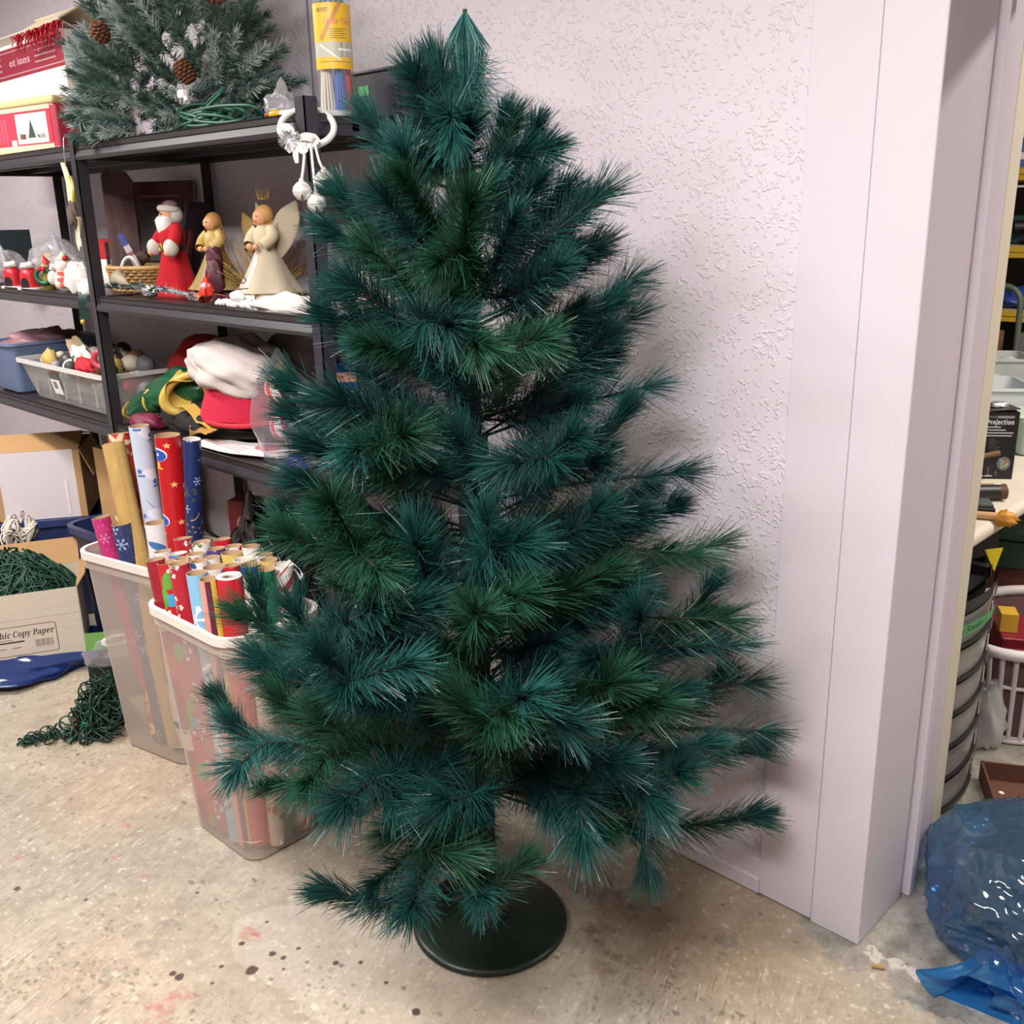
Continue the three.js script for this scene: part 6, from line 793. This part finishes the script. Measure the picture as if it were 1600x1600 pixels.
{ // things under the table
  const t = thing('tool_box', 'dark green metal toolbox on a brown crate beside the drawer tower', 'toolbox', [-1.03, 0.36, -3.7], 0.25); mesh('body', bx(0.24, 0.1, 0.3, 0, 0.05, 0, 0.006), mat('#2c4638', 0.4), t); mesh('lid', bx(0.25, 0.04, 0.31, 0, 0.122, 0, 0.01), mat('#33513f', 0.38), t); mesh('handle', tube([[0, 0.142, -0.08], [0, 0.165, -0.07], [0, 0.165, 0.07], [0, 0.142, 0.08]], 0.006, 20, 6), M.silver, t);
  solo('brown_crate', 'reddish brown wooden crate under the green toolbox', 'crate', [bx(0.22, 0.358, 0.28, 0, 0.179, 0)], mat('#6b3c30', 0.75), [-1.03, 0, -3.7], 0.25);
  solo('red_jacket', 'dark red cloth bundle beneath the white table', 'cloth', [at(lump(0.14, 0.16, 0.14, 0.25, 2.4, 5, 20), 0, 0.09, 0)], mat('#6a1d22', 0.8), [-1.2, 0.302, -4.1]); solo('cloth_crate', 'black crate under the dark red cloth bundle', 'crate', bx(0.3, 0.3, 0.28, 0, 0.15, 0), M.black, [-1.2, 0, -4.1], 0.1);
  solo('black_case', 'open black tool case tucked below the table edge', 'case', [at(bx(0.2, 0.16, 0.02, 0, 0.08, 0, 0.005), 0, 0, 0, 0, 0, 0.2)], mat('#18181a', 0.5), [-0.98, 0.565, -2.96], 0.9); solo('yellow_tag', 'yellow triangular warning tag hanging under the table edge', 'tag', [extrude([[-0.03, 0.03], [0.03, 0.03], [0.01, -0.04]], 0.001)], mat('#d8c020', 0.5), [-0.868, 0.63, -2.83], 1.0); solo('plastic_sheet', 'clear plastic sheet leaning on the drawer tower', 'sheet', [at(bx(0.16, 0.004, 0.12), 0, 0, 0, 0.2, 0, 0.1)], mat('#9aa09c', 0.2, { transmission: 0.5 }), [-0.99, 0.645, -2.72], 0.3);
}
{ // laundry basket
  const t = thing('laundry_basket', 'white slatted laundry basket on the concrete beyond the drawer tower', 'basket', [-1.02, 0, -3.32 + 0.16], 0.0); t.position.set(-0.85, 0, -3.21);
  const m = mat('#d6d0cc', 0.5), n = 34, P = (a, r0, r1) => [Math.cos(a) * r0, Math.sin(a) * r1];
  for (let i = 0; i < n; i++) { const a = i / n * 2 * PI, [x0, z0] = P(a, 0.17, 0.24), [x1, z1] = P(a, 0.2, 0.29); mesh('slat', rod([x0, 0.01, z0], [x1, 0.3, z1], 0.0075, 0.0085, 5), m, t); }
  const ringG = (y, r0, r1, rad) => tube(Array.from({ length: 28 }, (_, i) => { const a = i / 28 * 2 * PI; return [Math.cos(a) * r0, y, Math.sin(a) * r1]; }), rad, 60, 8, true);
  mesh('rim', ringG(0.32, 0.215, 0.305, 0.018), m, t); mesh('band', [ringG(0.2, 0.192, 0.272, 0.006), ringG(0.01, 0.17, 0.24, 0.009)], m, t); mesh('liner', at(surf((u, v) => { const a = u * 2 * PI; return [Math.cos(a) * (0.162 + 0.03 * v), 0.02 + 0.29 * v, Math.sin(a) * (0.23 + 0.04 * v)]; }, 40, 2)), mat('#6b4c4c', 0.8), t); mesh('base', at(cyl(1, 1, 0.006, 0, 0.01, 0, 30), 0, 0, 0, 0, 0, 0, [0.17, 1, 0.24]), m, t);
  solo('red_crate', 'dark red slatted crate inside the white laundry basket', 'crate', [bx(0.14, 0.2, 0.2, 0, 0.1, 0, 0.006), ...[0.06, 0.11, 0.16].map((y) => bx(0.15, 0.014, 0.21, 0, y, 0, 0.004))], mat('#7e1c2a', 0.45), [-0.87, 0.1, -3.19], 0.5); solo('yellow_packet', 'yellow carton sticking out of the dark red crate', 'packet', [bx(0.05, 0.06, 0.07, 0, 0.03, 0)], mat('#d2a838', 0.5), [-0.9, 0.302, -3.15], 0.5);
}
solo('white_rag', 'white plastic scrap between drawer tower and laundry basket', 'bag', [at(lump(0.05, 0.13, 0.06, 0.4, 3, 9, 16), 0, 0.073, 0)], mat('#d8d4d0', 0.5, { transmission: 0.3 }), [-0.86, 0, -2.93]);
solo('brown_carton', 'flat reddish brown carton behind the blue plastic bag', 'box', [box2(-0.25, 0.25, 0, 0.006, -0.16, 0.16), box2(-0.25, 0.25, 0, 0.06, -0.16, -0.154), box2(-0.25, 0.25, 0, 0.06, 0.154, 0.16), box2(-0.25, -0.244, 0, 0.06, -0.16, 0.16), box2(0.244, 0.25, 0, 0.06, -0.16, 0.16)], mat('#5d3a2c', 0.7), [-0.5, 0, -2.7], 0.5);
// crumpled film: sharp creases between flat facets
function crinkle(rx, ry, rz, off, nu = 170, nv = 100) {
  const g = new THREE.SphereGeometry(1, nu, nv), p = g.attributes.position, ridge = (v) => 1 - 2 * Math.abs(v);
  for (let i = 0; i < p.count; i++) {
    const x = p.getX(i), y = p.getY(i), z = p.getZ(i), wx = 0.3 * noise(x * 3, y * 3, z * 3 + off);
    const k = 1 + 0.1 * ridge(noise(x * 2.4 + off + wx, y * 1.4, z * 2.4)) + 0.045 * ridge(noise(x * 6 + wx * 3, y * 3 + off, z * 5)) + 0.022 * ridge(noise(x * 14, y * 9 + off, z * 11 + wx * 4)) + 0.012 * noise(x * 30, y * 24, z * 30), sq = 1 + 0.14 * Math.abs(Math.sin(2 * Math.atan2(z, x)));
    p.setXYZ(i, x * k * rx * sq, Math.max(-0.5, y * k) * ry, z * k * rz * sq);
  }
  g.computeVertexNormals(); return g;
}
{ // blue plastic bag with garland inside
  const t = thing('plastic_bag', 'crumpled translucent blue plastic bag of dark garland on the doorway floor', 'bag', [-0.42, 0, -2.2], 0.35);
  const film = mat('#7fb2da', 0.1, { transmission: 0.9, ior: 1.6 }); const b = crinkle(0.26, 0.145, 0.26, 17); mesh('film', [at(b, 0, 0.095, 0)], film, t);
  const c2 = lump(0.225, 0.125, 0.225, 0.1, 4, 5, 30); mesh('garland', [at(c2, 0, 0.085, 0)], mat('#182426', 0.6), t);
  mesh('foil', [at(lump(0.1, 0.03, 0.06, 0.4, 5, 3, 18, false), 0.06, 0.13, 0.16, 0.6, 0, 0)], mat('#a8a8a4', 0.2, { metalness: 0.7 }), t);
  mesh('knotted_neck', [at(surf((u, v) => { const a = u * 2 * PI, r = 0.035 + 0.09 * v * v + 0.02 * Math.sin(a * 5) * v; return [Math.cos(a) * r, Math.max(-0.03, Math.sin(a) * r * 0.55 + 0.01 * Math.sin(a * 7)), v * 0.15]; }, 40, 10), -0.14, 0.05, 0.2, 0.15, -0.2, 0), at(lump(0.09, 0.05, 0.07, 0.45, 3.4, 6, 22), -0.06, 0.03, 0.27)], mat('#3f8ccc', 0.14, { transmission: 0.7 }), t);
}
solo('wood_chip', 'small tan wood chip on the floor by the door frame', 'chip', [extrude([[-0.014, -0.004], [0.012, -0.005], [0.014, 0.004], [-0.01, 0.005]], 0.004)].map((g) => at(g, 0, 0.002, 0, -PI / 2, 0, 0)), mat('#a5814e', 0.8), [-0.68, 0.001, -1.81], 0.5);
solo('paint_flake', 'small white flake on the concrete near the drawer tower', 'chip', [lump(0.009, 0.006, 0.006, 0.3, 2, 1, 8)], M.white, [-0.72, 0.003, -2.68]);
scene.traverse((o) => { if (o.isMesh) { o.castShadow = true; o.receiveShadow = true; } });
renderer.render(scene, camera);
